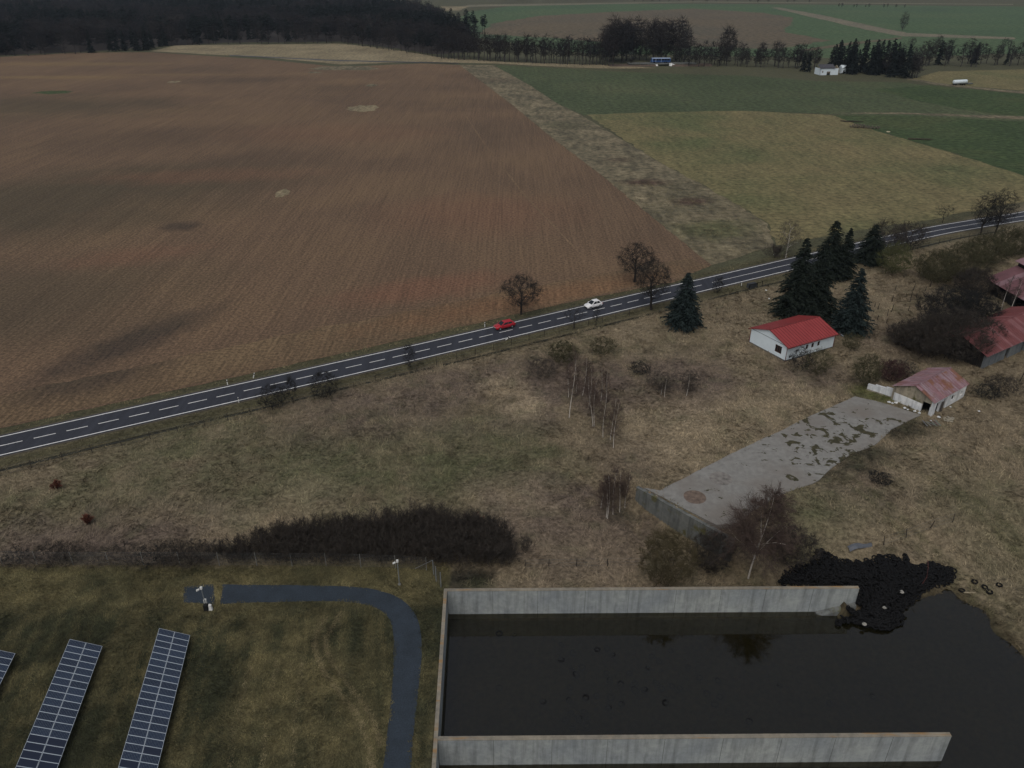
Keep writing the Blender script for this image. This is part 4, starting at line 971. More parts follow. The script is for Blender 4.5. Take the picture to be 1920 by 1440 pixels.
# ------------------------------------------------------------------ fences
M['wire'] = simple('fence_wire', S(70, 72, 72), .6, .1, 3)
M['steel'] = simple('galvanised_steel', S(112, 116, 118), .5, .15, 3, metal=.3)
M['wood'] = simple('old_fence_wood', S(46, 42, 38), .95, .3, 3)
M['concpost'] = simple('concrete_post', S(96, 96, 92), .9, .2, 3)
def fence(pts, label, h, mat, r, nw, step=None, top=None, jitter=.0):
    root = empty('wire_fence', pts[0], label, 'fence')
    base = pts[0]; ps = []
    if step:
        for i in range(len(pts) - 1):
            n = max(1, round((pts[i + 1] - pts[i]).length / step))
            for k in range(n): ps.append(pts[i].lerp(pts[i + 1], k / n))
        ps.append(pts[-1])
    else: ps = pts
    rn = random.Random(len(ps)); tops = []
    me = MB().tube([(0, 0, -.2), (0, 0, h)], [r, r * .9], 6).mesh('post', mat)
    for p in ps:
        p = Vector((p.x, p.y, gz(p.x, p.y))); o = link('post', me, root, p - base)
        o.rotation_euler = (rn.uniform(-jitter, jitter), rn.uniform(-jitter, jitter), 0); o.scale = (1, 1, rn.uniform(1 - jitter, 1 + jitter * .3)); tops.append(p - base)
    for w in range(nw):
        z = h * (.95 - .85 * w / max(1, nw - 1)); mb = MB()
        for a, b in zip(tops[:-1], tops[1:]): mb.tube([a + Vector((0, 0, z)), b + Vector((0, 0, z))], [.012, .012], 3, False)
        mb.build('wire', M['wire'], root)
    return root
road_f = PP([(-60, 909), (0, 893), (173, 848), (385, 800), (664, 728), (742, 705), (856, 674), (992, 638), (1180, 592)])
fence(road_f, 'long wire fence on thin dark posts between road and meadow', 1.35, M['wood'], .055, 3, 3.6, jitter=.08)
fence(PP([(1720, 468), (1760, 458), (1800, 450), (1850, 440), (1900, 430), (1960, 419)]), 'wire fence below the road at the right edge', 1.4, M['wood'], .055, 3, 4, jitter=.06)
fy = [(-60, 1059), (5, 1058), (70, 1059), (138, 1060), (205, 1060), (270, 1060), (338, 1060), (412, 1061), (482, 1061), (548, 1062), (612, 1062), (677, 1064), (742, 1066), (800, 1070)]
fence(PP(fy), 'tall chain-link fence in front of the dark thicket', 2.1, M['concpost'], .045, 9)
cf = fence(PP([(813, 1078), (818, 1090), (827, 1101)]), 'corner fence run from the thicket down to the pit', 2.3, M['steel'], .05, 9)
MB().tube([Vector((0, 0, 2.3)), P(778, 1066) - P(813, 1078)], [.03, .03], 5).build('brace', M['steel'], cf)
fence([G(x, y) for x, y in ((985, 1064), (1029, 1063), (1081, 1062), (1139, 1061), (1202, 1060), (1262, 1062), (1320, 1064))], 'low pasture fence behind the far pit wall', 1.2, M['wood'], .06, 3, jitter=.06)
fence([G(x, y) for x, y in ((1657, 1022), (1699, 1008), (1744, 991), (1786, 979))], 'short leaning fence above the tyre pile', 1.5, M['wood'], .06, 3, jitter=.15)
rr = random.Random(21)
sm_ = MB().tube([(0, 0, -.2), (0, 0, 1.5)], [.09, .06], 6).mesh('stake', M['wood'])
for k, (px, py) in enumerate(((1640, 575), (1646, 580), (1672, 567), (1709, 556), (1706, 566), (1718, 558), (1671, 585), (1664, 592), (1703, 583), (1678, 545), (1735, 545), (1744, 538), (1645, 600), (1662, 607), (1712, 545))):
    o = link('stake', sm_, None, P(px, py)); o.scale = (1, 1, rr.uniform(.6, 1.2)); o.rotation_euler = (rr.uniform(-.1, .1), rr.uniform(-.1, .1), 0)
    tag(o, 'thin dark stake in the dry plot right of the conifers', 'stake', 'stakes in the dry plot')
for px, py, h, lb in ((1660, 705, 3.2, 'slanting dark post beside the broken wall'), (1912, 715, 2.6, 'dark post at the right edge below the farm shed')):
    o = MB().tube([(0, 0, -.2), (.35, 0, h)], [.09, .07], 6).build('post', M['wood'], None, P(px, py)); tag(o, lb, 'post')

# ------------------------------------------------------------------ camera poles of the solar plot
def pole(px, py, label, h=3.5, box=False):
    r = empty('camera_pole', P(px, py), label, 'pole')
    MB().tube([(0, 0, 0), (0, 0, h)], [.055, .045], 8).build('mast', M['steel'], r)
    MB().tube([(0, 0, h - .1), (-.35, -.1, h - .05)], [.03, .03], 5).build('arm', M['steel'], r)
    MB().hexa([(-.5, -.26, h - .2), (-.2, -.12, h - .12), (-.24, .0, h - .12), (-.54, -.12, h - .2)], [(-.5, -.26, h - .04), (-.2, -.12, h + .04), (-.24, .0, h + .04), (-.54, -.12, h - .04)]).build('camera_housing', M['postwhite'], r)
    MB().box(-.12, .12, -.1, .1, h - .05, h + .25).build('junction_box', M['postwhite'], r)
    MB().tube([(0, 0, -.1), (0, 0, .12)], [.22, .18], 8).build('foot', M['concpost'], r)
    if box:
        MB().box(-.1, .35, -.45, -.05, .0, .85).build('cabinet', M['black'], r)
        MB().hexa([(.4, -.35, 0), (.8, -.35, 0), (.8, -.05, 0), (.4, -.05, 0)], [(.45, -.3, .8), (.7, -.3, .7), (.7, -.05, .7), (.45, -.05, .8)]).build('white_sack', M['postwhite'], r)
        MB().box(-.15, .12, .05, .28, .0, 1.25).build('white_cabinet', M['postwhite'], r)
pole(749, 1096, 'grey camera pole with white head beside the path bend', 3.5)
pole(387, 1141, 'camera pole with cabinet and white sack at its foot by the path end', 3.0, True)

# ------------------------------------------------------------------ solar rows
t = NT('solar_cells'); uvn = t.node('ShaderNodeTexCoord').outputs['Object']
mp = t.mapping(uvn, (1 / .1305, 1 / .1305, 1)); fr = t.node('ShaderNodeVectorMath', operation='FRACTION'); t.link(mp, fr.inputs[0])
sb = t.node('ShaderNodeVectorMath', operation='SUBTRACT'); t.link(fr.outputs[0], sb.inputs[0]); sb.inputs[1].default_value = (.5, .5, 0)
ab = t.node('ShaderNodeVectorMath', operation='ABSOLUTE'); t.link(sb.outputs[0], ab.inputs[0])
sx = t.node('ShaderNodeSeparateXYZ'); t.link(ab.outputs[0], sx.inputs[0])
ad = t.node('ShaderNodeMath', operation='ADD'); t.link(sx.outputs[0], ad.inputs[0]); t.link(sx.outputs[1], ad.inputs[1])
dm = t.step(ad.outputs[0], .80, .84)
nz = t.noise(t.coords(True), .9, 3); oi = t.node('ShaderNodeObjectInfo')
base = t.mix(oi.outputs['Random'], S(24, 33, 48), S(33, 44, 61))
t.b.inputs['Specular IOR Level'].default_value = .5
M['cells'] = t.done(t.mix(dm, base, S(120, 128, 138)), .18)
t = NT('plain_solar_glass'); t.b.inputs['Specular IOR Level'].default_value = .5; M['plaincell'] = t.done(S(30, 36, 50), .2)
M['alu'] = simple('aluminium_frame', S(150, 158, 166), .45, .06, 3)
def solar_row(pa, pb, dirv, n, label, plain=()):
    """pa = far high corner, pb = far low corner (world); dirv = unit vector along the row towards the camera"""
    acr = (pb - pa); wid = acr.length; acr.normalize(); nrm = acr.cross(dirv); nrm = nrm if nrm.z > 0 else -nrm
    root = empty('solar_row', Vector((pa.x, pa.y, 0)), label, 'solar panels', 'rows of solar panels'); o0 = Vector((pa.x, pa.y, 0))
    mw, mh = wid / 2 - .015, .80
    import mathutils
    mat = mathutils.Matrix((acr, dirv, nrm)).transposed(); eul = mat.to_euler()
    gl = MB().box(.03, mw - .03, .03, mh - .03, -.01, .012); fm = MB()
    fm.box(0, mw, 0, .03, -.02, .02); fm.box(0, mw, mh - .03, mh, -.02, .02); fm.box(0, .03, .03, mh - .03, -.02, .02); fm.box(mw - .03, mw, .03, mh - .03, -.02, .02)
    gme, gme2, fme = gl.mesh('cell_glass', M['cells']), gl.mesh('cell_glass', M['plaincell']), fm.mesh('panel_frame', M['alu'])
    for k in range(n):
        for j in range(2):
            p = pa + dirv * (.815 * k) + acr * (j * (mw + .03)) - o0
            f = link('solar_panel', fme, root, p); f.rotation_euler = eul
            link('cell_glass', gme2 if (k, j) in plain or (k >= 14 and (k, -1) in plain) else gme, f)
    L = .815 * n
    for j in (.22, .78):
        for side in (0,):
            a = pa + acr * (wid * j) - nrm * .07 - o0; mb = MB(); mb.tube([a, a + dirv * L], [.04, .04], 4); mb.build('purlin', M['steel'], root)
    for k in range(0, n, 4):
        for j in (.15, .85):
            a = pa + acr * (wid * j) + dirv * (.815 * k + .4) - o0 - nrm * .1; mb = MB(); mb.tube([(a.x, a.y, -.2), a], [.05, .05], 5); mb.build('leg', M['steel'], root)
ZH, ZL = 2.35, .78
a, b = P(295.3, 1188.6, ZH), P(353.3, 1203.3, ZL); c = P(221.4, 1440, ZH); dv = (c - a).normalized()
ac = (b - a); ac -= dv * ac.dot(dv); b = a + ac
solar_row(a, b, dv, 24, 'rightmost row of solar panels, nearest the gravel path', [(17, 1), (19, 0)])
a2_, b2_ = P(126, 1209.5, ZH), P(187, 1225, ZL); ac2 = b2_ - a2_; ac2 -= dv * ac2.dot(dv)
solar_row(a2_, a2_ + ac2.normalized() * ac.length, dv, 24, 'middle row of solar panels in the lower left', [(k, -1) for k in range(14, 24)])
b3 = P(23, 1236.5, ZL); a3 = b3 - ac2.normalized() * ac.length
solar_row(a3, b3, dv, 20, 'solar row at the left edge, only its right corner in view')

# ------------------------------------------------------------------ tyres
def tyre_mesh(R=.33, r=.12, n=14, m=6):
    v = []; f = []
    for i in range(n):
        a = 2 * math.pi * i / n
        for j in range(m):
            b = 2 * math.pi * (j + .5) / m; q = R - r * .6 + r * .75 * math.cos(b); v.append((q * math.cos(a), q * math.sin(a), .11 * math.sin(b)))
    for i in range(n):
        for j in range(m): f.append((i * m + j, ((i + 1) % n) * m + j, ((i + 1) % n) * m + (j + 1) % m, i * m + (j + 1) % m))
    return np.array(v), np.array(f)
tv, tf = tyre_mesh(); TY = np_mesh('tyre', tv, tf, M['tyre'], 4, True)
rr = random.Random(33)
def tyre(p, rot, label, group, s=1.0):
    o = link('tyre', TY, None, p); o.rotation_euler = rot; o.scale = (s, s, s * 1.05); tag(o, label, 'tyre', group); return o
# pile outline in the pit frame with a mound height
PILE = [(1460, 1095), (1475, 1068), (1520, 1055), (1535, 1032), (1555, 1034), (1570, 1050), (1615, 1052), (1650, 1042), (1660, 1040), (1700, 1044), (1712, 1062), (1745, 1056), (1790, 1068), (1785, 1092), (1745, 1104), (1722, 1120), (1690, 1150), (1688, 1175), (1660, 1190), (1620, 1178), (1590, 1165), (1572, 1150), (1600, 1130), (1612, 1104), (1560, 1104)]
def pile_z(px, py):
    d = -float(sdist(np.array(px), np.array(py), PILE)); return max(0.0, min(1.35, d / 26.0))
spots = []; tries = 0
while len(spots) < 1250 and tries < 30000:
    tries += 1; px, py = rr.uniform(1455, 1795), rr.uniform(1030, 1192)
    if float(sdist(np.array(px), np.array(py), PILE)) > 0: continue
    z = 0
    hz = pile_z(px, py)
    p = G(px, py)
    q = P(px, py, p.z + hz); g = max(gz(q.x, q.y), WATER_Z); u, v = UV(q.x, q.y)
    if u < 49.2 and -1.0 < v < .5: continue
    zz = min(g + hz + rr.uniform(0, .12), TOP_Z + .35); spots.append((py, Vector((q.x, q.y, max(zz, g + .1)))))
spots.sort(key=lambda s: -s[0])
allv = []; allf = []; nb = 0; k = 0
for i, (py, p) in enumerate(spots):
    tilt = rr.choice((.15, .35, .7, 1.2)); rot = (rr.uniform(-tilt, tilt), rr.uniform(-tilt, tilt), rr.uniform(0, 6))
    if i < 240: tyre(p, rot, 'black tyre in the big heap at the end of the pit wall', 'tyres of the big heap', rr.uniform(.85, 1.25))
    else:
        import mathutils
        m = np.array(mathutils.Euler(rot).to_matrix()); vv = tv * rr.uniform(.85, 1.25) @ m.T + np.array(p); allv.append(vv); allf.append(tf + nb); nb += len(tv)
tag(link('tyre_heap', np_mesh('tyre_heap', np.concatenate(allv), np.concatenate(allf), M['tyre'], 4, True)), 'dense black heap of old tyres beyond the pit wall', 'tyres', None, 'stuff')
# the core under the heap so that no ground shows between the tyres
core = []; nx_, ny_ = 34, 18
gr = {}
mb = MB()
for i in range(nx_ + 1):
    for j in range(ny_ + 1):
        px = 1455 + 340 * i / nx_; py = 1028 + 166 * j / ny_; hz = pile_z(px, py); p = G(px, py); q = P(px, py, p.z + max(0, hz - .12)) ; g = max(gz(q.x, q.y), WATER_Z - .3)
        u, v = UV(q.x, q.y)
        mb.v.append((q.x, q.y, min(g + hz - .15, TOP_Z + .1) if hz > 0 else g - .6))
        gr[i, j] = (hz > .02) and not (u < 49.4 and -1.3 < v < .8)
for i in range(nx_):
    for j in range(ny_):
        ids = [(i, j), (i + 1, j), (i + 1, j + 1), (i, j + 1)]
        if all(gr[x] for x in ids): mb.f.append(tuple(x[0] * (ny_ + 1) + x[1] for x in ids)[::-1]); mb.m.append(0)
tag(mb.build('tyre_heap_core', M['tyre'], None, None, True), 'packed rubber under the black tyre heap', 'tyres', None, 'stuff')
for px, py in ((1827, 1092), (1846, 1102), (1855, 1111), (1873, 1098), (1803, 1108)):
    tyre(G(px, py) + Vector((0, 0, .12)), (rr.uniform(-.2, .2), rr.uniform(-.2, .2), 0), 'single tyre lying on the bank right of the heap', 'loose tyres on the bank', 1.15)
tyre(P(1590, 1125, -2.6), (1.2, .2, .3), 'tyre leaning on the right foot of the far pit wall', None, 1.2)
for px, py in ((1574, 1052), (1717, 1092)): tyre(P(px, py, .75 if px < 1600 else -.6), (.1, .2, 0), 'paler dusty tyre on top of the heap', 'paler tyres on the heap').data
# half-sunk and drowned tyres in the pit
sub = [(936, 1188), (964, 1190), (1052, 1208), (1074, 1224), (1052, 1237), (1072, 1255), (1091, 1251), (1080, 1265), (1120, 1218), (1138, 1216), (1148, 1228), (1137, 1262), (1143, 1276), (1164, 1283), (1180, 1262), (1190, 1281), (1190, 1293), (1208, 1293), (1068, 1289), (1067, 1313), (1098, 1308), (1118, 1304), (1145, 1307), (1141, 1327), (1165, 1320), (1018, 1316), (936, 1289), (1070, 1338), (1095, 1335), (1085, 1348), (1100, 1360), (1248, 1318), (1350, 1306), (1222, 1230), (1216, 1253), (1236, 1240), (1260, 1286), (1275, 1290), (1312, 1270), (1346, 1276), (1405, 1353), (1462, 1285), (1555, 1318), (1637, 1306), (1340, 1320), (1258, 1220), (1290, 1250), (1240, 1290), (1230, 1280), (1325, 1300), (1060, 1350), (1073, 1365), (1098, 1345)]
for k, (px, py) in enumerate(sub):
    high = k in (0, 8, 20, 31)
    tyre(P(px, py, WATER_Z - (.04 if high else rr.uniform(.10, .28))), (rr.uniform(-.3, .3), rr.uniform(-.3, .3), 0), 'drowned tyre showing as a dark ring in the murky pit water', 'drowned tyres in the pit', rr.uniform(1.0, 1.3))
for px, py, z in ((1690, 1112, -1.9), (1657, 1142, -2.2), (1620, 1172, -3.0)): tag(rock(.28, rr, .8).build('litter_bag', simple('dirty_white_bag', S(112, 110, 104), .8, .2, 3), None, P(px, py, z) + Vector((0, 0, .2))), 'white rubbish bag lying on the black tyre heap', 'rubbish', 'white rubbish on the tyre heap')
# white bent sheet above the heap, board at the shore, red cord
a = G(1590, 1033); b = G(1634, 1022); mb = MB(); d = (b - a); n = Vector((-d.y, d.x, 0)).normalized() * .35
pts = []
for i in range(7):
    c = a.lerp(b, i / 6); c.z += .15 + .25 * math.sin(i * .9); w = n * (1 if i < 4 else .6)
    pts.append((c - w, c + w + Vector((0, 0, .3)), c + Vector((0, 0, .32))))
for i in range(6):
    mb.face((pts[i][0], pts[i + 1][0], pts[i + 1][2], pts[i][2])); mb.face((pts[i][2], pts[i + 1][2], pts[i + 1][1], pts[i][1]))
tag(mb.build('plastic_sheet', simple('pale_plastic', S(72, 75, 80), .4, .25, 1), None), 'pale crumpled plastic sheet on the grass above the tyre heap', 'sheet')
a = G(1822, 1112); tag(MB().box(-1.0, 1.0, -.1, .1, .02, .07).build('board', simple('pale_board', S(128, 118, 98), .9, .2, 2), None, a + Vector((0, 0, .05))), 'pale board lying at the shore below the loose tyres', 'board')
mb = MB(); q = [P(1737, 1058, -.2), P(1738, 1072, -.6), P(1735, 1090, -1.2), P(1727, 1102, -2.0)]; mb.tube([p + Vector((0, 0, .65)) for p in q], [.035] * 4, 5)
tag(mb.build('red_hose', simple('red_hose', S(64, 36, 34), .6, .1, 2)), 'thin red hose across the right part of the tyre heap', 'hose')

# ------------------------------------------------------------------ vegetation
def bark(name, c, var=.3): return simple(name, c, .95, var, 2.0)
M['bark'] = bark('dark_bark', S(40, 36, 33)); M['twig'] = bark('brown_twigs', S(31, 31, 30), .25)
M['twig_grey'] = bark('grey_twigs', S(58, 53, 48), .25); M['twig_red'] = bark('reddish_birch_twigs', S(62, 52, 47), .25)
M['twig_olive'] = bark('olive_twigs', S(58, 56, 40), .25); M['twig_dark'] = bark('dark_thicket_twigs', S(48, 44, 40), .3)
M['twig_green'] = bark('willow_green_twigs', S(64, 66, 42), .25); M['twig_yellow'] = bark('yellow_lichen_twigs', S(60, 54, 38), .3)
M['leaf_rust'] = bark('rust_red_leaves', S(82, 50, 40), .3); M['twig_wine'] = bark('wine_red_twigs', S(54, 38, 37), .25)
M['birch'] = simple('white_birch_bark', S(150, 144, 136), .85, .35, 2.5)
M['needle'] = bark('spruce_needles', S(24, 30, 25), .35); M['needle_blue'] = bark('blue_spruce_needles', S(28, 36, 35), .35)
M['needle_far'] = bark('far_conifer_needles', S(20, 25, 24), .3)
M['far_twig'] = bark('far_bare_crowns', S(30, 29, 31), .25); M['far_twig2'] = bark('far_grey_crowns', S(42, 39, 38), .25)
M['far_twig3'] = bark('far_brown_crowns', S(36, 32, 31), .25); M['far_trunk'] = bark('far_trunks', S(54, 51, 50), .3)
def rv(r): return Vector((r.gauss(0, 1), r.gauss(0, 1), r.gauss(0, 1)))
def perp(d, r):
    a = d.cross(rv(r)); return a.normalized() if a.length > 1e-6 else Vector((1, 0, 0))
def shoot(tm, cm, p, d, L, r, lvl, q, rn):
    """one branch and everything that grows from it"""
    ns = 3 if lvl < 2 else 2; pts = [p]; rad = [r]; dirs = [d]
    for i in range(ns):
        d = (d + rv(rn) * q['curl'][min(lvl, len(q['curl']) - 1)] + Vector((0, 0, q['up'][min(lvl, len(q['up']) - 1)]))).normalized()
        p = p + d * (L / ns); pts.append(p); rad.append(max(.004, r * (1 - .75 * (i + 1) / ns))); dirs.append(d)
    if lvl <= q['tube']:
        (tm if lvl <= q['trunklvl'] else cm).tube(pts, rad, 6 if lvl == 0 else (5 if lvl == 1 else 3), False)
    else:
        w = q['tw'][min(lvl, len(q['tw']) - 1)]
        if ns == 2 and lvl < q['max']: cm.tri(pts[0], pts[1], w * 1.3); cm.tri(pts[1] - (pts[1] - pts[0]) * .15, pts[2], w)
        else: cm.tri(pts[0], pts[-1], w)
    if lvl >= q['max'] - 1 and 'seeds' in q: q['seeds'].append((*pts[0], *pts[-1])); return
    if lvl >= q['max']: return
    n = q['n'][lvl]
    for k in range(n):
        t = q['t0'][lvl] + (1 - q['t0'][lvl]) * ((k + rn.random()) / n); f = t * ns; i = min(int(f), ns - 1)
        b = pts[i].lerp(pts[i + 1], f - i); dd = dirs[i + 1]; a = rn.uniform(*q['ang'][lvl])
        cd = (dd * math.cos(a) + perp(dd, rn) * math.sin(a)).normalized()
        l2 = L * q['ratio'][lvl] * (q['tap'][lvl] - (q['tap'][lvl] - .55) * t) * rn.uniform(.75, 1.2)
        shoot(tm, cm, b, cd, l2, rad[i] * .55, lvl + 1, q, rn)
def bulk(cm, seeds, n, ang, ratio, w, up, seed):
    """the finest twigs, all at once: n on every seed branch"""
    if not seeds: return
    g = np.random.default_rng(seed); A = np.repeat(np.array(seeds, float), n, 0); a, e = A[:, :3], A[:, 3:]; L = np.linalg.norm(e - a, axis=1, keepdims=True) + 1e-6
    d = (e - a) / L; p = np.cross(d, g.normal(size=d.shape)); p /= np.linalg.norm(p, axis=1, keepdims=True) + 1e-9
    th = g.uniform(ang[0], ang[1], (len(A), 1)); cd = d * np.cos(th) + p * np.sin(th); cd[:, 2] += up; cd /= np.linalg.norm(cd, axis=1, keepdims=True)
    b = a + (e - a) * g.uniform(.1, 1, (len(A), 1)); tip = b + cd * L * ratio * g.uniform(.5, 1.25, (len(A), 1))
    q = np.cross(cd, g.normal(size=d.shape)); q /= np.linalg.norm(q, axis=1, keepdims=True) + 1e-9; q *= w * .5
    cm.add_tris(np.stack([b - q, b + q, tip], 1))
def bare(seed, H, width=1.0, trunk=.55, nl=9, dens=(6, 7, 6), tw=.035, fine=13, up=(.05, .06, .05, .0, -.02), curl=(.08, .18, .22, .25, .2), ang0=(.5, 1.0), t0=.4, ratio=.72, r0=None):
    rn = random.Random(seed); random.seed(seed); tm, cm = MB(), MB()
    q = dict(curl=curl, up=up, tube=2, trunklvl=1, max=4, n=(nl,) + dens, t0=(t0, .25, .2, .15), ang=(ang0, (.4, 1.0), (.4, 1.0), (.4, 1.1)), ratio=(ratio * width, .55, .55, .6), tap=(1.25, 1.2, 1.1, 1.0), tw=(tw, tw, tw, tw * 1.1, tw), seeds=[])
    shoot(tm, cm, Vector((0, 0, -.2)), Vector((0, 0, 1)), H * trunk, r0 or H * .02, 0, q, rn); bulk(cm, q['seeds'], fine, (.3, 1.1), .75, tw * .8, up[-1], seed)
    zs = max(v[2] for v in cm.v); k = H / zs
    for m in (tm, cm): m.v = [(x * k, y * k, z * k) for x, y, z in m.v]
    return tm, cm
def tree(name, tm, cm, loc, label, cat='tree', tmat='bark', cmat='twig', group=None, rz=None, crown='crown', trunk='trunk'):
    r = empty(name, loc, label, cat, group, random.uniform(0, 6.28) if rz is None else rz)
    tm.build(trunk, M[tmat], r); cm.build(crown, M[cmat], r); return r
def spruce(seed, H, R, dens=1.0):
    rn = random.Random(seed); random.seed(seed); tm, cm = MB(), MB(); tm.tube([(0, 0, -.2), (0, 0, H * .5), (0, 0, H)], [H * .018, H * .01, .02], 6)
    z = .35
    while z < H - .1:
        f = z / H; rad = R * 1.12 * min(1.0, .6 + 2.2 * f) * (1 - f) ** .85 + .15; nb = max(5, int(15 * dens * (1 - .4 * f)))
        for k in range(nb):
            a = rn.uniform(0, 6.28); L = rad * rn.uniform(.7, 1.2); o = Vector((math.cos(a), math.sin(a), 0)); sd = Vector((-o.y, o.x, 0)); dr = rn.uniform(.15, .5)
            ns = max(3, int(L / .42)); prev = Vector((0, 0, z + rn.uniform(-.15, .15)))
            base = prev.copy()
            for i in range(1, ns + 1):
                t = i / ns; p = base + o * (L * t) + Vector((0, 0, -dr * L * t * t * .9 + (.12 * L * t if f > .75 else 0) + (.10 * L * max(0, t - .7)))); cm.tri(prev - o * .05, p + o * .08, .10)
                for s in (-1, 1):
                    ll = (.34 * L * (1.05 - t) + .28) * rn.uniform(.7, 1.2); cm.tri(prev.lerp(p, rn.random()), p + sd * s * ll + o * ll * .55 + Vector((0, 0, -ll * rn.uniform(.1, .55))), .32 * (1 - .3 * f))
                prev = p
        z += rn.uniform(.26, .42) / dens ** .5
    for k in range(5): cm.tri((0, 0, H - .6), (rn.uniform(-.25, .25), rn.uniform(-.25, .25), H + rn.uniform(-.3, .25)), .12)
    return tm, cm
def shrub(seed, H, R, nstem=14, dens=(9, 7), tw=.03, spread=.45, foot=.3, curl=.2, fine=16):
    rn = random.Random(seed); random.seed(seed); tm, cm = MB(), MB()
    q = dict(curl=(.12, curl, curl, .2), up=(.10, .05, .03, 0), tube=0, trunklvl=0, max=2, n=dens, t0=(.2, .15), ang=((.25, .8), (.3, .9)), ratio=(.55, .55), tap=(1.2, 1.1), tw=(tw, tw * 1.15, tw), seeds=[])
    for k in range(nstem):
        a = rn.uniform(0, 6.28); b = abs(rn.gauss(0, 1)); o = Vector((math.cos(a), math.sin(a), 0))
        shoot(tm, cm, o * (foot * R * b), (Vector((0, 0, 1)) + o * spread * min(b, 1.8) * R / max(H, .1) * 1.4).normalized(), H * rn.uniform(.6, .85), .012 + H * .004, 0, q, rn)
    bulk(cm, q['seeds'], fine, (.3, 1.0), .7, tw * .8, .05, seed)
    xs_ = np.array([(v[0], v[1]) for v in cm.v]); k = R / np.percentile(np.hypot(xs_[:, 0], xs_[:, 1]), 90)
    for m in (tm, cm): m.v = [(x * k, y * k, z) for x, y, z in m.v]
    zs = max(v[2] for v in cm.v); k = H / zs
    for m in (tm, cm): m.v = [(x * k, y * k, z * k) for x, y, z in m.v]
    return tm, cm
def crown(seed, H, R, base, n1=10, n2=60, n3=330, fine=9, tw=.034, r0=None, stems=0, up=.1, flat=1.0, seg1=4, fill=.3, tfrac=.55, droop=0.0, fl=1.0):
    """bare crown that fills an uneven ellipsoid: limbs, branches and twigs reach for points spread through it"""
    g = np.random.default_rng(seed); rn = random.Random(seed); random.seed(seed); tm, cm = MB(), MB()
    cz, rz_ = (base + H) / 2, (H - base) / 2; r0 = r0 or H * .02
    lump = g.normal(size=(6, 3)); lump /= np.linalg.norm(lump, axis=1, keepdims=True)
    def target(lo, hi, n):
        d = g.normal(size=(n, 3)); d /= np.linalg.norm(d, axis=1, keepdims=True); q = lo + (hi - lo) * g.random((n, 1)) ** .5
        k = 1 + .16 * np.max(d @ lump.T, axis=1, keepdims=True) - .12 * g.random((n, 1)); p = d * q * k
        p = p * np.array([R, R * flat, rz_]); p[:, :2] *= np.where(p[:, 2:] < 0, 1 - .25 * (p[:, 2:] / rz_) ** 2, 1 - .1 * np.abs(p[:, 2:] / rz_)); return p + np.array([0, 0, cz])
    nodes, nr = [], []
    def path(a, b, n, sag, wob):
        a = np.array(a); b = np.array(b); L = np.linalg.norm(b - a); out = []
        for i in range(n + 1):
            t = i / n; p = a + (b - a) * t; p = p + np.array([0, 0, sag * L * math.sin(math.pi * t)]) + g.normal(size=3) * wob * L * (0 < i < n); out.append(p)
        return out
    if stems:
        starts = [np.array([g.normal() * R * .18, g.normal() * R * .18, -.1]) for _ in range(n1)]
    else:
        th = H * tfrac; tp = path((0, 0, -.2), (g.normal() * .03 * H, g.normal() * .03 * H, th), 5, 0, .012); rad = [r0 * (1 - .6 * i / 5) for i in range(6)]; tm.tube(tp, rad, 7, False)
        for i in range(6):
            if tp[i][2] > base * .7: nodes.append(tp[i]); nr.append(rad[i])
    t1 = target(.45, .8, n1)
    for k in range(n1):
        e = t1[k]
        if stems: a = starts[k]; ra = r0 * .5
        else:
            hz = max(base * .8, min(th, e[2] - .75 * math.hypot(e[0], e[1]))); i = min(int(max(0, hz) / th * 5), 4); f = hz / th * 5 - i; a = tp[i] + (tp[i + 1] - tp[i]) * min(1, max(0, f)); ra = rad[i] * .55
        pp = path(a, e, seg1, .10 if not stems else -.02, .05); rr_ = [ra * (1 - .7 * i / seg1) for i in range(seg1 + 1)]; tm.tube(pp, rr_, 5, False)
        for i in range(1, seg1 + 1):
            if pp[i][2] > base * .6: nodes.append(pp[i]); nr.append(rr_[i])
    def attach(T, n, tube, wmin):
        N = np.array(nodes); S_ = []; new = []
        for e in T:
            d = np.linalg.norm(N - e, axis=1) + .35 * np.maximum(0, N[:, 2] - e[2]); i = int(np.argmin(d)); pp = path(N[i], e, n, .07 - droop, .07)
            if tube: cm.tube(pp, [max(wmin, nr[i] * .5) * (1 - .6 * k / n) for k in range(n + 1)], 3, False)
            else:
                for k in range(n): cm.tri(pp[k], pp[k + 1], wmin * (1.4 if k == 0 else 1))
                S_.append((*pp[0], *pp[-1]))
            new += [(p, max(wmin, nr[i] * .35)) for p in pp[1:]]
        for p, r_ in new: nodes.append(p); nr.append(r_)
        return S_
    attach(target(.6, 1.0, n2), 3, True, tw * .6)
    seeds = attach(target(fill, 1.0, n3), 2, False, tw)
    bulk(cm, seeds, fine + 5, (.2, 1.0), 1.1 * fl, tw * .62, (.55 if stems else up) - droop * 3, seed)
    return tm, cm
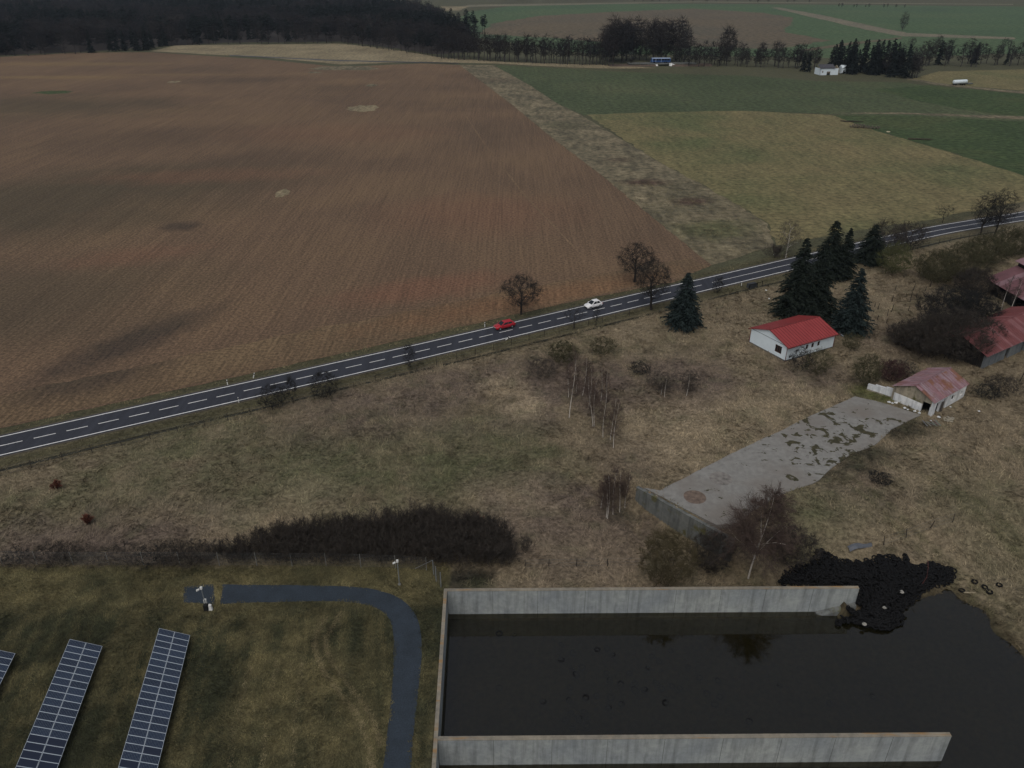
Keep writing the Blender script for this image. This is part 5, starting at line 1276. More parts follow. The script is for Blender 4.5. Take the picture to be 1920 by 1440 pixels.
# --- roadside fruit trees and other single bare trees
for sd, px, py, H, R, b, r0, lb in ((11, 977, 590, 8.6, 4.3, 2.0, .26, 'round-crowned bare tree on the verge above the red car'), (12, 1190, 529, 9.4, 4.3, 2.2, .3, 'bare tree on the field side of the road behind the two other verge trees'),
        (13, 1221, 581, 11.0, 4.0, 2.8, .28, 'bare tree between the road and the lone dark spruce'), (17, 1838, 441, 12.0, 3.6, 2.2, .26, 'tall bare tree on the near verge at far right, left of a twin'), (18, 1864, 443, 12.5, 3.6, 2.0, .26, 'tall bare tree on the near verge at far right, right of a twin')):
    T = crown(sd, H, R, b, 13, 80, 600, 11, .034, r0, fl=1.1); tree('bare_tree', *T, P(px, py), lb)
for sd, px, py, H, R, b, lb in ((14, 1077, 615, 5.2, 2.2, 1.3, 'small sparse bare tree on the meadow side below the white car'), (15, 1117, 612, 4.4, .8, .8, 'thin bare pole-like sapling beside the road right of the small sparse tree'), (16, 1767, 418, 5.5, 2.6, 1.8, 'small forked bare tree on the far side of the road, right')):
    T = crown(sd, H, R, b, 7, 26, 90, 6, .034); tree('bare_tree', *T, P(px, py), lb)
T = crown(19, 9.5, 3.2, 1.8, 9, 60, 300, 10, .032, .12, tfrac=.8, droop=.06); tree('birch_tree', *T, P(1473, 484), 'pale birch beside the road left of the conifers', 'tree', 'birch', 'twig_grey')
T = shrub(191, 4.0, 3.0, 26, (9, 7), .04, .5, .3, .2, 14); tree('bare_bush', *T, P(1455, 482), 'grey bare bush at the foot of the pale roadside birch', 'bush', 'twig_grey', 'twig_grey', trunk='stems', crown='twigs')
# --- conifers
for sd, px, py, yt, R, lb in ((21, 1280, 612, 511, 4.2, 'lone dark spruce standing in the meadow below the road'), (22, 1487, 592, 445, 4.8, 'tall dark spruce at the left of the group behind the house'),
        (23, 1549, 520, 412, 4.9, 'pointed spruce rising highest in the group behind the house'), (24, 1577, 520, 428, 3.2, 'narrow spruce touching the right side of the highest spruce'),
        (25, 1590, 622, 503, 4.3, 'dark spruce right behind the roof of the white house'), (26, 1528, 592, 480, 5.0, 'dark spruce in the middle of the group, behind the house ridge'), (27, 1628, 492, 420, 4.6, 'dark conifer next to the road right of the spruce group')):
    H = height_at(px, py, yt); T = spruce(sd, H, R); tree('spruce_tree', *T, P(px, py), lb, 'tree', 'bark', 'needle_blue' if sd in (21, 25) else 'needle', 'spruces near the house')
T = crown(28, 8.5, 5.0, .5, 14, 80, 480, 11, .045, .12, 1); tree('bare_bush', *T, P(1660, 476), 'dark bare bush beside the road right of the conifers', 'bush', 'bark', 'twig_dark', trunk='stems', crown='twigs')
T = crown(281, 7.5, 4.6, .5, 14, 80, 480, 11, .045, .12, 1); tree('bare_bush', *T, P(1702, 467), 'dark bare bush on the road edge, the right one of a pair', 'bush', 'bark', 'twig_dark', trunk='stems', crown='twigs')
T = crown(29, 7.0, 4.3, .3, 16, 90, 560, 12, .05, .1, 1); tree('willow_bush', *T, P(1674, 512), 'rounded greenish willow bush below the road', 'bush', 'twig_green', 'twig_green', trunk='stems', crown='twigs')
# --- thickets at the right
for sd, px, py, H, R, c, lb in ((31, 1735, 668, 8.0, 5.2, 'twig_dark', 'big dark bare thicket bush in front of the farm shed, left one'), (32, 1785, 672, 9.5, 5.6, 'twig_dark', 'big dark bare thicket bush before the farm shed, right one'),
        (33, 1765, 625, 9.5, 6.0, 'twig', 'tall brown bare bush behind the dark thicket'), (34, 1700, 650, 5.0, 3.8, 'twig_dark', 'lower dark bush at the left of the thicket'), (35, 1818, 612, 7.0, 4.6, 'twig', 'brown bush between the thicket and the barn'),
        (36, 1755, 528, 7.0, 5.2, 'twig_olive', 'olive bare shrub below the road, left of the barn'), (37, 1800, 520, 8.2, 5.6, 'twig_olive', 'tall olive shrub next to the barn corner'), (38, 1845, 494, 7.0, 5.2, 'twig_olive', 'olive shrub behind the barn corner'), (39, 1895, 478, 7.0, 5.2, 'twig_olive', 'olive shrub behind the barn roof'),
        (40, 1822, 552, 6.0, 4.2, 'twig_dark', 'dark shrub against the barn wall'), (41, 1840, 650, 5.5, 3.6, 'twig_dark', 'dark bush hiding the left end of the farm shed')):
    T = crown(sd, H, R, .1, 18, 100, 800, 16, .046, .1, 1, fl=1.25); tree('bare_shrub', *T, P(px, py), lb, 'shrub', c, c, 'shrubs of the right-hand thicket', trunk='stems', crown='twigs')
for sd, px, py, H, R, n, c, lb in ((51, 1530, 700, 4.2, 2.4, 18, 'twig_olive', 'bare bush standing against the long wall of the white house'), (511, 1500, 693, 3.8, 2.0, 12, 'twig', 'thin bare bush at the left half of the house wall'), (52, 1620, 722, 5.0, 2.2, 20, 'twig_olive', 'upright olive bush behind the end of the slab'), (53, 1668, 712, 3.0, 2.6, 20, 'twig_wine', 'wine-red bush behind the derelict shed'),
        (54, 1055, 678, 3.2, 2.8, 20, 'twig_olive', 'low greenish bush above the birch clump'), (55, 1130, 665, 3.0, 2.4, 16, 'twig_olive', 'low bush right of the greenish one above the birches'), (56, 1015, 705, 2.8, 2.6, 14, 'twig_grey', 'grey bush at the left of the birch clump'),
        (57, 515, 765, 3.6, 2.4, 18, 'twig', 'bare roadside bush, the leftmost by the fence'), (58, 608, 745, 4.2, 2.4, 18, 'twig', 'bare roadside bush right of the leftmost one'), (59, 549, 750, 3.8, 1.0, 6, 'twig', 'thin upright sapling between two roadside bushes'), (60, 769, 693, 4.6, 1.2, 8, 'twig', 'slim dark bush by the fence halfway along the road'),
        (61, 1345, 550, 3.4, 1.2, 8, 'twig', 'thin bare bush on the road edge right of the lone spruce'), (62, 1250, 1092, 6.4, 3.4, 34, 'twig_yellow', 'yellowish bush behind the pit wall left of the big birch'), (63, 1330, 1065, 4.5, 2.6, 26, 'twig_dark', 'dark bush at the foot of the retaining wall'), (631, 1480, 1050, 4.0, 3.0, 24, 'twig_dark', 'dark bush between the big birch and the tyre heap'),
        (64, 1595, 655, 2.8, 2.0, 12, 'twig_olive', 'small olive bush right of the white house'), (65, 1690, 705, 2.4, 2.6, 14, 'twig_dark', 'low dark scrub behind the rusty roof'), (66, 1880, 735, 2.2, 3.0, 14, 'twig_dark', 'low dark scrub at the right edge below the farm shed'), (67, 1850, 745, 1.8, 2.2, 12, 'twig', 'small brown scrub right of the derelict shed'),
        (68, 1240, 730, 2.6, 2.6, 14, 'twig_grey', 'sparse grey bush right of the birch clump'), (69, 1290, 735, 3.6, 1.6, 10, 'twig_grey', 'slim pale sapling bush in the meadow before the house'), (70, 985, 1035, 2.2, .8, 6, 'twig_grey', 'tiny bare bush right of the long thicket'),
        (71, 1200, 700, 1.8, 2.0, 12, 'twig', 'low brown scrub between the birches and the house'), (72, 1650, 905, 1.2, 1.6, 14, 'twig', 'low brown bramble on the grass right of the slab')):
    g_ = G(px, py); T = crown(sd, H * 1.15, R * 1.1, .15, max(5, n // 2), n * 3, n * 18, 12 if n < 20 else 18, .032 if n < 20 else .04, .06, 1); tree('bare_bush', *T, g_, lb, 'bush', c, c, trunk='stems', crown='twigs')
# --- birches
def birch(seed, H, nb=26, tw=.028, droop=-.12, lean=(0, 0), r0=None, start=.3, L0=.3, sub=(7, 6), fine=12):
    rn = random.Random(seed); random.seed(seed); tm, cm = MB(), MB(); pts = []; n = 7; x = y = 0
    for i in range(n + 1):
        f = i / n; pts.append(Vector((lean[0] * f * H + .02 * H * math.sin(f * 4 + seed), lean[1] * f * H, -.2 + f * (H + .2)))); 
    r = r0 or (.035 + H * .007); tm.tube(pts, [max(.012, r * (1 - .92 * i / n)) for i in range(n + 1)], 6)
    q = dict(curl=(.1, .15, .18), up=(.12, droop * .4, droop), tube=-1, trunklvl=-1, max=2, n=sub, t0=(.2, .1), ang=((.3, .8), (.3, 1.0)), ratio=(.55, .6), tap=(1.1, 1.0), tw=(tw * 1.6, tw * 1.2, tw), seeds=[])
    for k in range(nb):
        f = start + (.97 - start) * (k + rn.random()) / nb; i = min(int(f * n), n - 1); b = pts[i].lerp(pts[i + 1], f * n - i); a = rn.uniform(0, 6.28)
        el = rn.uniform(.5, 1.0); d = Vector((math.cos(a) * math.cos(el), math.sin(a) * math.cos(el), math.sin(el)))
        shoot(tm, cm, b, d, H * L0 * (1.15 - .8 * (f - start) / (1 - start)) * rn.uniform(.7, 1.2), .02, 0, q, rn)
    bulk(cm, q['seeds'], fine, (.25, 1.0), .8, tw * .8, droop, seed)
    return tm, cm
bl = ((1070, 785, 668, .02), (1093, 742, 680, .05), (1080, 735, 700, 0), (1110, 800, 715, -.1), (1113, 800, 725, 0), (1131, 820, 752, 0), (1146, 825, 755, .02), (1105, 765, 700, 0), (1126, 752, 700, 0), (1135, 755, 705, .02), (1065, 745, 690, 0), (1150, 840, 765, .03))
for k, (px, py, yt, ln_) in enumerate(bl):
    H = height_at(px, py, yt - 8); T = birch(80 + k, H, 30, .026, -.02, (ln_, 0), .03 + H * .005, .16, .26, (7, 6), 8); 
    tree('young_birch', *T, P(px, py), 'slender white-stemmed young birch in the reddish clump on the meadow', 'tree', 'birch', 'twig_red', 'birch clump in mid-meadow', 0)
for k, (px, py, yt) in enumerate(((1140, 970, 900), (1136, 968, 905), (1160, 958, 893), (1148, 962, 888), (1172, 950, 900), (1128, 950, 905))):
    H = height_at(px, py, yt - 8); T = birch(100 + k, H, 32, .027, -.02, (-.04 + .02 * k, 0), .03 + H * .005, .12, .32, (7, 6), 9)
    tree('young_birch', *T, P(px, py), 'white-stemmed young birch in the small clump left of the retaining wall', 'tree', 'birch', 'twig_red', 'birch clump by the retaining wall', 0)
for k, (px, py, yt) in enumerate(((1246, 745, 715), (1240, 740, 722), (1288, 742, 705))):
    H = height_at(px, py, yt - 4); T = birch(110 + k, H, 14, .03, 0); tree('young_birch', *T, P(px, py), 'small pale birch sapling in the meadow left of the house', 'tree', 'birch', 'twig_grey', 'birch saplings left of the house', 0)
for k, (px, py, yt) in enumerate(((1876, 586, 540), (1893, 592, 545))):
    H = height_at(px, py, yt - 20); T = birch(116 + k, H, 14, .03, 0); tree('young_birch', *T, P(px, py), 'thin pale birch trunk in front of the big barn', 'tree', 'birch', 'twig_grey', 'birches before the barn', 0)
# the big birch by the pit
bp_ = G(1406, 1085); rn = random.Random(5); random.seed(5)
Hb = 12.6; tm, cm = birch(130, Hb, 56, .032, -.25, (.06, 0), .13, .2, .42, (10, 8), 22)
q = dict(curl=(.1, .15, .18), up=(.05, -.1, -.2), tube=0, trunklvl=0, max=3, n=(9, 8, 7), t0=(.2, .2, .1), ang=((.4, .9), (.4, .9), (.4, 1.0)), ratio=(.45, .5, .55), tap=(1.1, 1.1, 1.0), tw=(.05, .045, .036, .032), seeds=[])
for a, el, z, L in ((2.6, .9, 3.3, 5.5), (3.4, .6, 5.0, 4.5), (.4, .7, 4.2, 5.0), (5.2, .7, 5.5, 4.5), (1.5, .8, 6.5, 4.2), (4.2, .75, 4.8, 4.0)):
    shoot(tm, cm, Vector((.06 * z, 0, z)), Vector((math.cos(a) * math.cos(el), math.sin(a) * math.cos(el), math.sin(el))), L, .06, 0, q, rn)
bulk(cm, q['seeds'], 22, (.25, 1.0), .8, .028, -.35, 9)
tree('birch_tree', tm, cm, bp_, 'large weeping birch with white trunk behind the pit wall', 'tree', 'birch', 'twig_red', None, 0)
# --- the long thicket
rn = random.Random(61); random.seed(61); tm, cm = MB(), MB(); o = P(680, 1062)
q = dict(curl=(.12, .22, .2), up=(.10, .05, 0), tube=-1, trunklvl=0, max=2, n=(11, 5), t0=(.15, .1), ang=((.3, .95), (.3, 1.0)), ratio=(.42, .55), tap=(1.2, 1.0), tw=(.05, .045, .035), seeds=[])
HF = [(392, 1058), (962, 1066), (962, 1030), (925, 1002), (880, 990), (800, 986), (700, 992), (560, 1006), (470, 1024), (400, 1044)]
cnt = 0
while cnt < 1000:
    px, py = rn.uniform(390, 965), rn.uniform(984, 1066)
    if float(sdist(np.array(px), np.array(py), HF)) > 0: continue
    Hh = np.interp(px, [390, 440, 560, 700, 850, 930, 960], [2.2, 3.1, 3.7, 3.9, 4.2, 4.1, 3.4]) * (rn.uniform(.86, 1.0) - .22 * max(0, float(vnoise(px / 34, py / 11, 5)) - .35)); p = P(px, py) - o
    shoot(tm, cm, p, Vector((rn.gauss(0, .18), rn.gauss(0, .18), 1)).normalized(), Hh * .85, .03, 0, q, rn); cnt += 1
bulk(cm, q['seeds'], 13, (.3, 1.0), .75, .03, .08, 61)
hd = empty('thicket', o, 'long dense dark bare thicket behind the solar plot fence', 'hedge')
cm.build('twigs', M['twig_dark'], hd)
for sd, px, py, H, R, c, lb in ((141, 355, 1052, 2.4, 2.6, 'twig_dark', 'dark bare bush just left of the long thicket'), (142, 285, 1054, 1.9, 2.4, 'twig', 'brown bramble bush by the fence, third from the left edge'), (143, 95, 1056, 2.3, 2.6, 'twig_dark', 'dark bramble bush by the fence near the left edge'), (144, 190, 1055, 1.5, 2.2, 'twig_grey', 'grey bramble bush by the fence between two darker ones'), (145, 318, 1050, 2.2, 2.4, 'twig_dark', 'dark bramble bush by the fence, second to the left of the long thicket'), (146, 240, 1050, 1.8, 2.4, 'twig_dark', 'low dark bramble bush by the fence, right of the grey one'), (147, 140, 1050, 1.9, 2.4, 'twig_dark', 'low dark bramble bush by the fence, left of the grey one'), (148, 30, 1054, 1.5, 2.0, 'twig', 'low brown bramble bush by the fence at the left edge'), (149, 385, 1050, 2.3, 2.2, 'twig_dark', 'dark bare bush touching the left tip of the long thicket')):
    T = crown(sd, H, R, .1, 10, 40, 130 if sd in (142, 144, 146, 147, 148) else 240, 9, .032, .06, 1, fl=1.2); tree('bramble_bush', *T, P(px, py), lb, 'bush', c, c, trunk='stems', crown='twigs')
for sd, px, py, H, lb in ((151, 108, 918, 1.7, 'small rust-red leafy sapling in the grass, left of the other'), (152, 167, 982, 1.8, 'small rust-red leafy sapling nearer the fence')):
    T = shrub(sd, H, .7, 9, (7, 6), .10, .35, .2); tree('leafy_sapling', *T, P(px, py), lb, 'sapling', 'bark', 'leaf_rust', trunk='stems', crown='leaves')
T = shrub(153, 2.6, 1.4, 12, (7, 6), .10, .5, .2); tree('leafy_sapling', *T, P(893, 992), 'rust-red leafy bush at the right end of the long thicket', 'bush', 'bark', 'leaf_rust', trunk='stems', crown='leaves')

# --- far trees: prototypes shared by copies
def far_bare(seed, H, cr, base=.28, nt=170, tw=.2):
    return crown(seed, H, cr, H * base, 7, 22, nt, 4, tw, .26, tfrac=.8, seg1=2, fl=1.15)
def far_conifer(seed, H, R, pine=False):
    rn = random.Random(seed); random.seed(seed); tm, cm = MB(), MB(); tm.tube([(0, 0, -.3), (0, 0, H * .95)], [.25, .05], 5)
    z = H * (.45 if pine else .08)
    while z < H:
        f = z / H; rad = (R * (1 - ((f - .72) / .3) ** 2 * .75) if pine else R * (1 - f) ** .75) + .25
        for k in range(6):
            a = rn.uniform(0, 6.28); L = max(.3, rad * rn.uniform(.7, 1.2)); p = Vector((math.cos(a) * L, math.sin(a) * L, z + (rn.uniform(.2, 1.0) if pine else -L * .4))); cm.tri((0, 0, z + .3), p, 1.2 * (1 - .5 * f)); cm.tri(p * .5 + Vector((0, 0, z * .5)), p + Vector((rn.uniform(-.6, .6), rn.uniform(-.6, .6), rn.uniform(-.5, .4))), .9)
        z += H * .045
    return tm, cm
PROTO = {}
for nm, fn, cmats in (('bare', lambda s: far_bare(s, 17, 4.0, .18, 110, .17), ('far_twig', 'far_twig2', 'far_twig3')), ('slim', lambda s: far_bare(s, 17, 3.0, .26, 95, .15), ('far_twig', 'far_twig3')), ('grove', lambda s: far_bare(s, 26, 6.0, .12, 240, .2), ('far_twig', 'far_twig2')), ('spruce', lambda s: far_conifer(s, 17, 3.2), ('needle_far',)), ('pine', lambda s: far_conifer(s, 18, 3.0, True), ('needle_far',))):
    PROTO[nm] = []
    for s in range(3):
        a, b = fn(300 + s + len(PROTO) * 10)
        for cmn in cmats: PROTO[nm].append((a.mesh('trunk', M['far_trunk'] if nm in ('bare', 'slim', 'grove') else M['bark']), b.mesh('crown', M[cmn]), 26.0 if nm == 'grove' else (18.0 if nm == 'pine' else 17.0), a, b))
FN = dict(bare='bare_tree', slim='bare_tree', grove='bare_tree', spruce='spruce_tree', pine='pine_tree')
rf_ = random.Random(77)
def far_tree(kind, p, H, label, group):
    pr = rf_.choice(PROTO[kind]); k = H / pr[2]; r = empty(FN[kind], p, label, 'tree', group, rf_.uniform(0, 6.28)); w = k * rf_.uniform(1.0, 1.4); r.scale = (w, w, k)
    link('trunk', pr[0], r); link('crown', pr[1], r)
def along(pts, n, jx=3, jy=3):
    w = PP(pts); seg = [(w[i + 1] - w[i]).length for i in range(len(w) - 1)]; tot = sum(seg); out = []
    for k in range(n):
        s = tot * (k + rf_.uniform(.1, .9)) / n; i = 0
        while i < len(seg) - 1 and s > seg[i]: s -= seg[i]; i += 1
        p = w[i].lerp(w[i + 1], min(1, s / seg[i])); out.append(p + Vector((rf_.uniform(-jx, jx), rf_.uniform(-jy, jy), 0)))
    return out
for p in along([(825, 109), (960, 116), (1150, 124)], 50, 1.5, 5): far_tree('slim', p, rf_.uniform(15, 19.5), 'slim bare tree in the brook row behind the brown field', 'bare trees along the far brook')
for p in along([(825, 104), (960, 111), (1150, 119)], 26, 2, 8): far_tree('bare', p, rf_.uniform(15, 19), 'slim bare tree in the brook row behind the brown field', 'bare trees along the far brook')
for p in along([(1128, 118), (1200, 112), (1282, 118)], 24, 4, 16): far_tree('grove', p, rf_.uniform(24, 33), 'tall bare tree in the grove behind the blue bus', 'tall grove behind the bus')
for p in along([(1272, 122), (1400, 122), (1540, 128)], 58, 3, 12): far_tree(rf_.choice(('bare', 'bare', 'slim')), p, rf_.uniform(9, 17), 'bare tree in the row between the bus and the ruined house', 'bare trees right of the bus')
for p in along([(1365, 116), (1362, 113)], 2, 2, 2): far_tree('grove', p, 24, 'taller bare tree rising above the row right of the bus', 'bare trees rising above the row')
for p in along([(1560, 134), (1640, 139), (1700, 143)], 34, 4, 12): far_tree('spruce', p, rf_.uniform(14, 22), 'dark conifer in the block behind the white ruin', 'conifers behind the white ruin')
for p in along([(1508, 134), (1514, 135)], 2, 1, 2): far_tree('spruce', p, 13, 'dark conifer standing apart left of the white ruin', 'conifers left of the white ruin')
for p in along([(1660, 138), (1720, 146)], 11, 5, 8): far_tree('bare', p, rf_.uniform(12, 17), 'bare tree at the right end of the conifer block', 'bare trees by the conifer block')
for p in along([(1720, 124), (1800, 122), (1990, 122)], 40, 4, 14): far_tree(rf_.choice(('bare', 'slim', 'bare', 'bare', 'spruce')), p, rf_.uniform(11, 18), 'tree of the belt along the far right paddock', 'trees of the far right belt')
for p in along([(1560, 110), (1700, 100), (1980, 92)], 16, 6, 20): far_tree('bare', p, rf_.uniform(7, 13), 'smaller bare tree on the slope behind the right belt', 'bare trees behind the right belt')
far_tree('bare', P(1183, 123), 11, 'pale single tree left of the blue bus', None)
for px, py, H in ((1692, 57, 19),): far_tree('grove', P(px, py), H, 'lone rounded dark tree on the far green slope', None)
for p in along([(1180, 4.5), (1330, 4), (1520, 6)], 18, 10, 10): far_tree('bare', p, rf_.uniform(8, 14), 'tiny bare tree in the avenue on the far skyline road', 'avenue on the far road')
for p in along([(1560, 14), (1700, 15)], 10, 6, 6): far_tree('bare', p, rf_.uniform(5, 8), 'tiny bush in the dotted row on the far green field', 'dotted bushes on the far field')
for p in along([(840, 48), (880, 60), (915, 70), (860, 66)], 8, 8, 14): far_tree('pine', p, rf_.uniform(15, 20), 'dark pine at the right tip of the wood', 'pines at the tip of the wood')
front = [(-120, 108), (0, 106), (100, 101), (180, 99), (275, 94), (300, 87), (420, 82), (640, 80), (700, 88), (830, 108)]
fw_ = along(front, 92, 3, 9)
for p in fw_:
    if P(170, 99).x < p.x < P(280, 94).x: kind = 'spruce'
    else: kind = rf_.choice(('bare', 'bare', 'slim', 'bare', 'pine'))
    far_tree(kind, p, rf_.uniform(13, 19), dict(spruce='dark conifer on the front edge of the left-hand wood', pine='dark pine on the front edge of the left-hand wood').get(kind, 'bare tree on the front edge of the left-hand wood'), 'front row of the left-hand wood' if kind not in ('spruce', 'pine') else kind + ' trees in the front row of the wood')
WOOD = [(-300, 108), (0, 104), (180, 96), (285, 88), (420, 80), (640, 78), (700, 85), (820, 102), (905, 96), (880, 74), (845, 58), (825, 42), (800, 26), (700, 18), (-900, 18), (-900, 60)]
wp_ = [P(*q) for q in WOOD]; wpoly = [(p.x, p.y) for p in wp_]
xs = [p[0] for p in wpoly]; ys = [p[1] for p in wpoly]
parts = {'far_twig': [], 'far_twig2': [], 'far_twig3': [], 'needle_far': []}; 
rng = np.random.default_rng(3); npt = 0
cand = np.stack([rng.uniform(max(min(xs), -1000), max(xs), 60000), min(ys) + (max(ys) - min(ys)) * rng.uniform(0, 1, 60000) ** 1.5], -1)
cand = cand[(sdist(cand[:, 0], cand[:, 1], wpoly) < -3) & (np.abs(cand[:, 0]) < .72 * cand[:, 1] + 60)][:4000]
cheap = {'far_twig': [crown(500 + s, 17, 4.8, 4, 3, 8, 34, 3, .42, .2, tfrac=.7, seg1=2, fl=1.2)[1] for s in range(4)], 'needle_far': [far_conifer(520 + s, 18, 3.6, s % 2 == 0)[1] for s in range(4)]}
def tri_only(m): return np.array([t_ for f in m.f for t_ in ([tuple(f)] if len(f) == 3 else [(f[0], f[i], f[i + 1]) for i in range(1, len(f) - 1)])], np.int32)
cheap = {k: [(np.array([tuple(p) for p in m.v], np.float32), tri_only(m)) for m in v] for k, v in cheap.items()}
acc = {k: ([], [], 0) for k in parts}
for x, y in cand:
    con = float(fbm(x / 90, y / 90, 8, 3)) > .5; key = 'needle_far' if con else rf_.choice(('far_twig', 'far_twig', 'far_twig3', 'far_twig2'))
    v, f = rf_.choice(cheap['needle_far' if con else 'far_twig']); a = rf_.uniform(0, 6.28); s = rf_.uniform(.85, 1.25); hs_ = s * (1 + .10 * min(1, max(0, (y - 800) / 500)))
    vv = np.stack([(v[:, 0] * math.cos(a) - v[:, 1] * math.sin(a)) * s * 1.15 + x, (v[:, 0] * math.sin(a) + v[:, 1] * math.cos(a)) * s * 1.15 + y, v[:, 2] * hs_], -1)
    lv, lf, nbv = acc[key]; lv.append(vv); lf.append(f + nbv); acc[key] = (lv, lf, nbv + len(v))
wood = empty('wood', P(400, 60), 'dense dark mixed wood stretching behind the brown field', 'wood'); wood['kind'] = 'stuff'
for key, (lv, lf, n_) in acc.items():
    if lv:
        vv = np.concatenate(lv) - np.array(wood.location); o = link('conifer_crowns' if key == 'needle_far' else 'bare_crowns', np_mesh('wood_' + key, vv, np.concatenate(lf), M[key]), wood); o['kind'] = 'stuff'
tag(sheet('wood_floor', [P(*q) for q in WOOD], .08, bark('wood_floor_litter', S(46, 42, 40)), step=12, amp=4, seed=90), kind='structure')

# ------------------------------------------------------------------ grass tufts (real blades over the ground colour)
def tufts(name, xy, cols, L, wdt, nb, lay, label, seed):
    rg = np.random.default_rng(seed); n = len(xy); X = xy[:, 0]; Y = xy[:, 1]; u, v = UV(X, Y); Z = hgt_uv(u, v)
    ang = fbm(X / 6, Y / 6, 70, 3) * 14; V = []; CC = []
    for b in range(nb):
        a = ang + rg.normal(0, .9, n); ll = L * rg.uniform(.55, 1.25, n); h = ll * np.clip(rg.normal(lay, .18, n), .12, .95); r = np.sqrt(np.maximum(ll ** 2 - h ** 2, .0004))
        bx = X + rg.normal(0, .16, n); by = Y + rg.normal(0, .16, n); w = wdt * rg.uniform(.6, 1.4, n) / 2
        p = np.stack([np.stack([bx - np.sin(a) * w, by + np.cos(a) * w, Z], -1), np.stack([bx + np.sin(a) * w, by - np.cos(a) * w, Z], -1), np.stack([bx + np.cos(a) * r, by + np.sin(a) * r, Z + h], -1)], 1)
        V.append(p.reshape(-1, 3)); c = cols * (rg.uniform(.6, 1.45, n) * (.65 + .75 * fbm(X / 1.1, Y / 1.1, 91, 2)))[:, None]; CC.append(np.repeat(c, 3, 0))
    V = np.concatenate(V); me = np_mesh(name, V, np.arange(len(V)).reshape(-1, 3), M['tuft']); set_col(me, np.clip(np.concatenate(CC), 0, 1))
    tag(link(name, me), label, 'grass', None, 'stuff')
rg = np.random.default_rng(12)
def inview(c, m=60):
    dy = c[:, 1]; k = (CAMH) / (dy * ST + 1e-9)
    zc = dy * CT + CAMH * ST; xc = c[:, 0] / zc * FPX + 960; yc = 720 + (CAMH * CT - dy * ST) / zc * FPX
    return (xc > -m) & (xc < 1920 + m) & (yc < 1440 + m)
slabpoly = [(p.x, p.y) for p in SLAB]
house_c = [(hA + hC) / 2, (sA + sC) / 2]
N = 175000
c = np.stack([rg.uniform(-110, 140, N), rg.uniform(44, 190, N)], -1); c = c[inview(c)]
s = road_side(c[:, 0], c[:, 1]); u, v = UV(c[:, 0], c[:, 1])
ok = (s > 4.2) & (sdist(c[:, 0], c[:, 1], slabpoly) > -.1) & ~((u < 1.2) & (v < 5.0)) & (sdist(u, v, POND) > .3) & ~((u < 49) & (v < .6))
for hc, rr_ in ((house_c[0], 6.3), (house_c[1], 5.0)): ok &= np.hypot(c[:, 0] - hc.x, c[:, 1] - hc.y) > rr_
c = c[ok]
lenf = np.where(fbm(c[:, 0] / 5, c[:, 1] / 5, 44, 3) > .5, 1.15, .75) * np.where((road_side(c[:, 0], c[:, 1]) < 7.5), .55, 1)
tufts('dry_grass', c, ground_col(c[:, 0], c[:, 1]), .6 * lenf, .105, 5, .40, 'rough dry grass and weeds of the meadow', 5)
c = np.stack([rg.uniform(-75, -7, 60000), rg.uniform(42, 72.3, 60000)], -1); c = c[inview(c)]; u, v = UV(c[:, 0], c[:, 1])
gp_ = [(p.x, p.y) for p in outer + inner]
pe_ = [(p.x, p.y) for p in PP([(345, 1100), (400, 1096), (402, 1134), (345, 1130)])]
ok = (u < -.1) & (v < 4.9) & (sdist(c[:, 0], c[:, 1], pe_) > -.5 + .8 * fbm(c[:, 0], c[:, 1], 16, 2)) & (sdist(c[:, 0], c[:, 1], gp_) > -.25 + .5 * fbm(c[:, 0], c[:, 1], 15, 2)); c = c[ok]
tufts('plot_grass', c, ground_col(c[:, 0], c[:, 1]), np.full(len(c), .24), .08, 4, .5, 'short mown grass of the solar plot', 6)
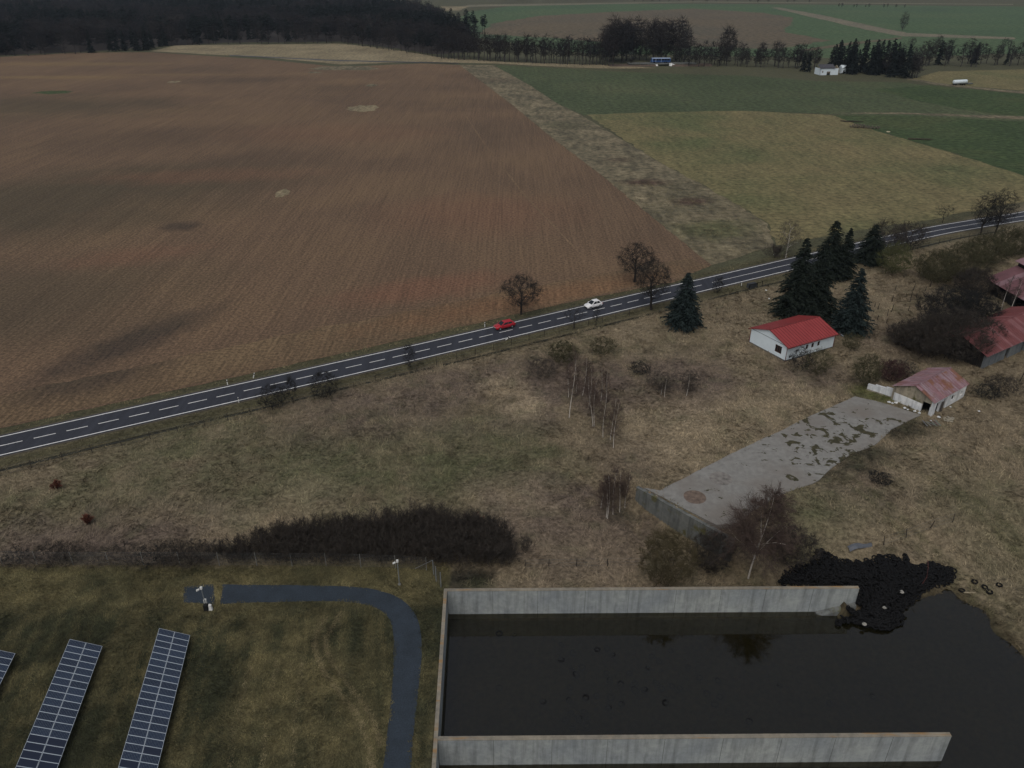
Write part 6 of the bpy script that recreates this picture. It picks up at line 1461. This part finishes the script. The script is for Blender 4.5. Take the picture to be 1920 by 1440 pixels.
# pale wheel tracks pressed in the plot's grass
for k, line in enumerate(([(607, 1160), (590, 1200), (598, 1240), (630, 1290), (668, 1340), (690, 1400), (700, 1450)], [(640, 1150), (612, 1195), (618, 1230), (655, 1285), (695, 1345), (715, 1395)], [(470, 1250), (450, 1320), (430, 1440)], [(520, 1240), (505, 1320), (490, 1440)], [(565, 1240), (556, 1320), (548, 1440)])):
    pp = smooth_poly(PP(line), 24); q_ = np.array([(p.x, p.y) for p in pp]); q_ = np.repeat(q_, 8 if k < 2 else 3, 0) + rg.normal(0, .09, (len(q_) * (8 if k < 2 else 3), 2))
    tufts('pale_track_grass', q_, np.tile(np.array(S(98, 90, 68)), (len(q_), 1)), np.full(len(q_), .2), .045, 4, .3, 'pale flattened grass of wheel tracks in the solar plot', 20 + k)
# rank grass on the strip beyond the road and along the field edge
c = np.stack([rg.uniform(-90, 130, 60000), rg.uniform(95, 260, 60000)], -1); c = c[inview(c)]; s = road_side(c[:, 0], c[:, 1])
fpoly = [(p.x, p.y) for p in PP([(1335, 497), (1300, 470), (1215, 400), (1130, 330), (1100, 262), (1230, 300), (1360, 370), (1440, 420), (1450, 462)])]
ok = ((s < -4.0) & (s > -5.9)) | (sdist(c[:, 0], c[:, 1], fpoly) < 0); c = c[ok]
tufts('strip_grass', c, np.tile(np.array(S(86, 80, 60)), (len(c), 1)) * (.7 + .6 * fbm(c[:, 0] / 4, c[:, 1] / 4, 55))[:, None], np.full(len(c), .5), .10, 4, .4, 'dry rank grass of the fallow strip and road verge', 7)

# ------------------------------------------------------------------ haze
t = bpy.data.materials.new('thin_haze'); t.use_nodes = True; nn_ = t.node_tree.nodes; nn_.clear()
out = nn_.new('ShaderNodeOutputMaterial'); pv = nn_.new('ShaderNodeVolumePrincipled')
pv.inputs['Color'].default_value = (.72, .86, 1.0, 1); pv.inputs['Density'].default_value = .00006; pv.inputs['Anisotropy'].default_value = .2
t.node_tree.links.new(pv.outputs[0], out.inputs['Volume'])
tag(MB().box(-7200, 7200, -7200, 7200, -5.3, 66).build('haze', t), kind='stuff')
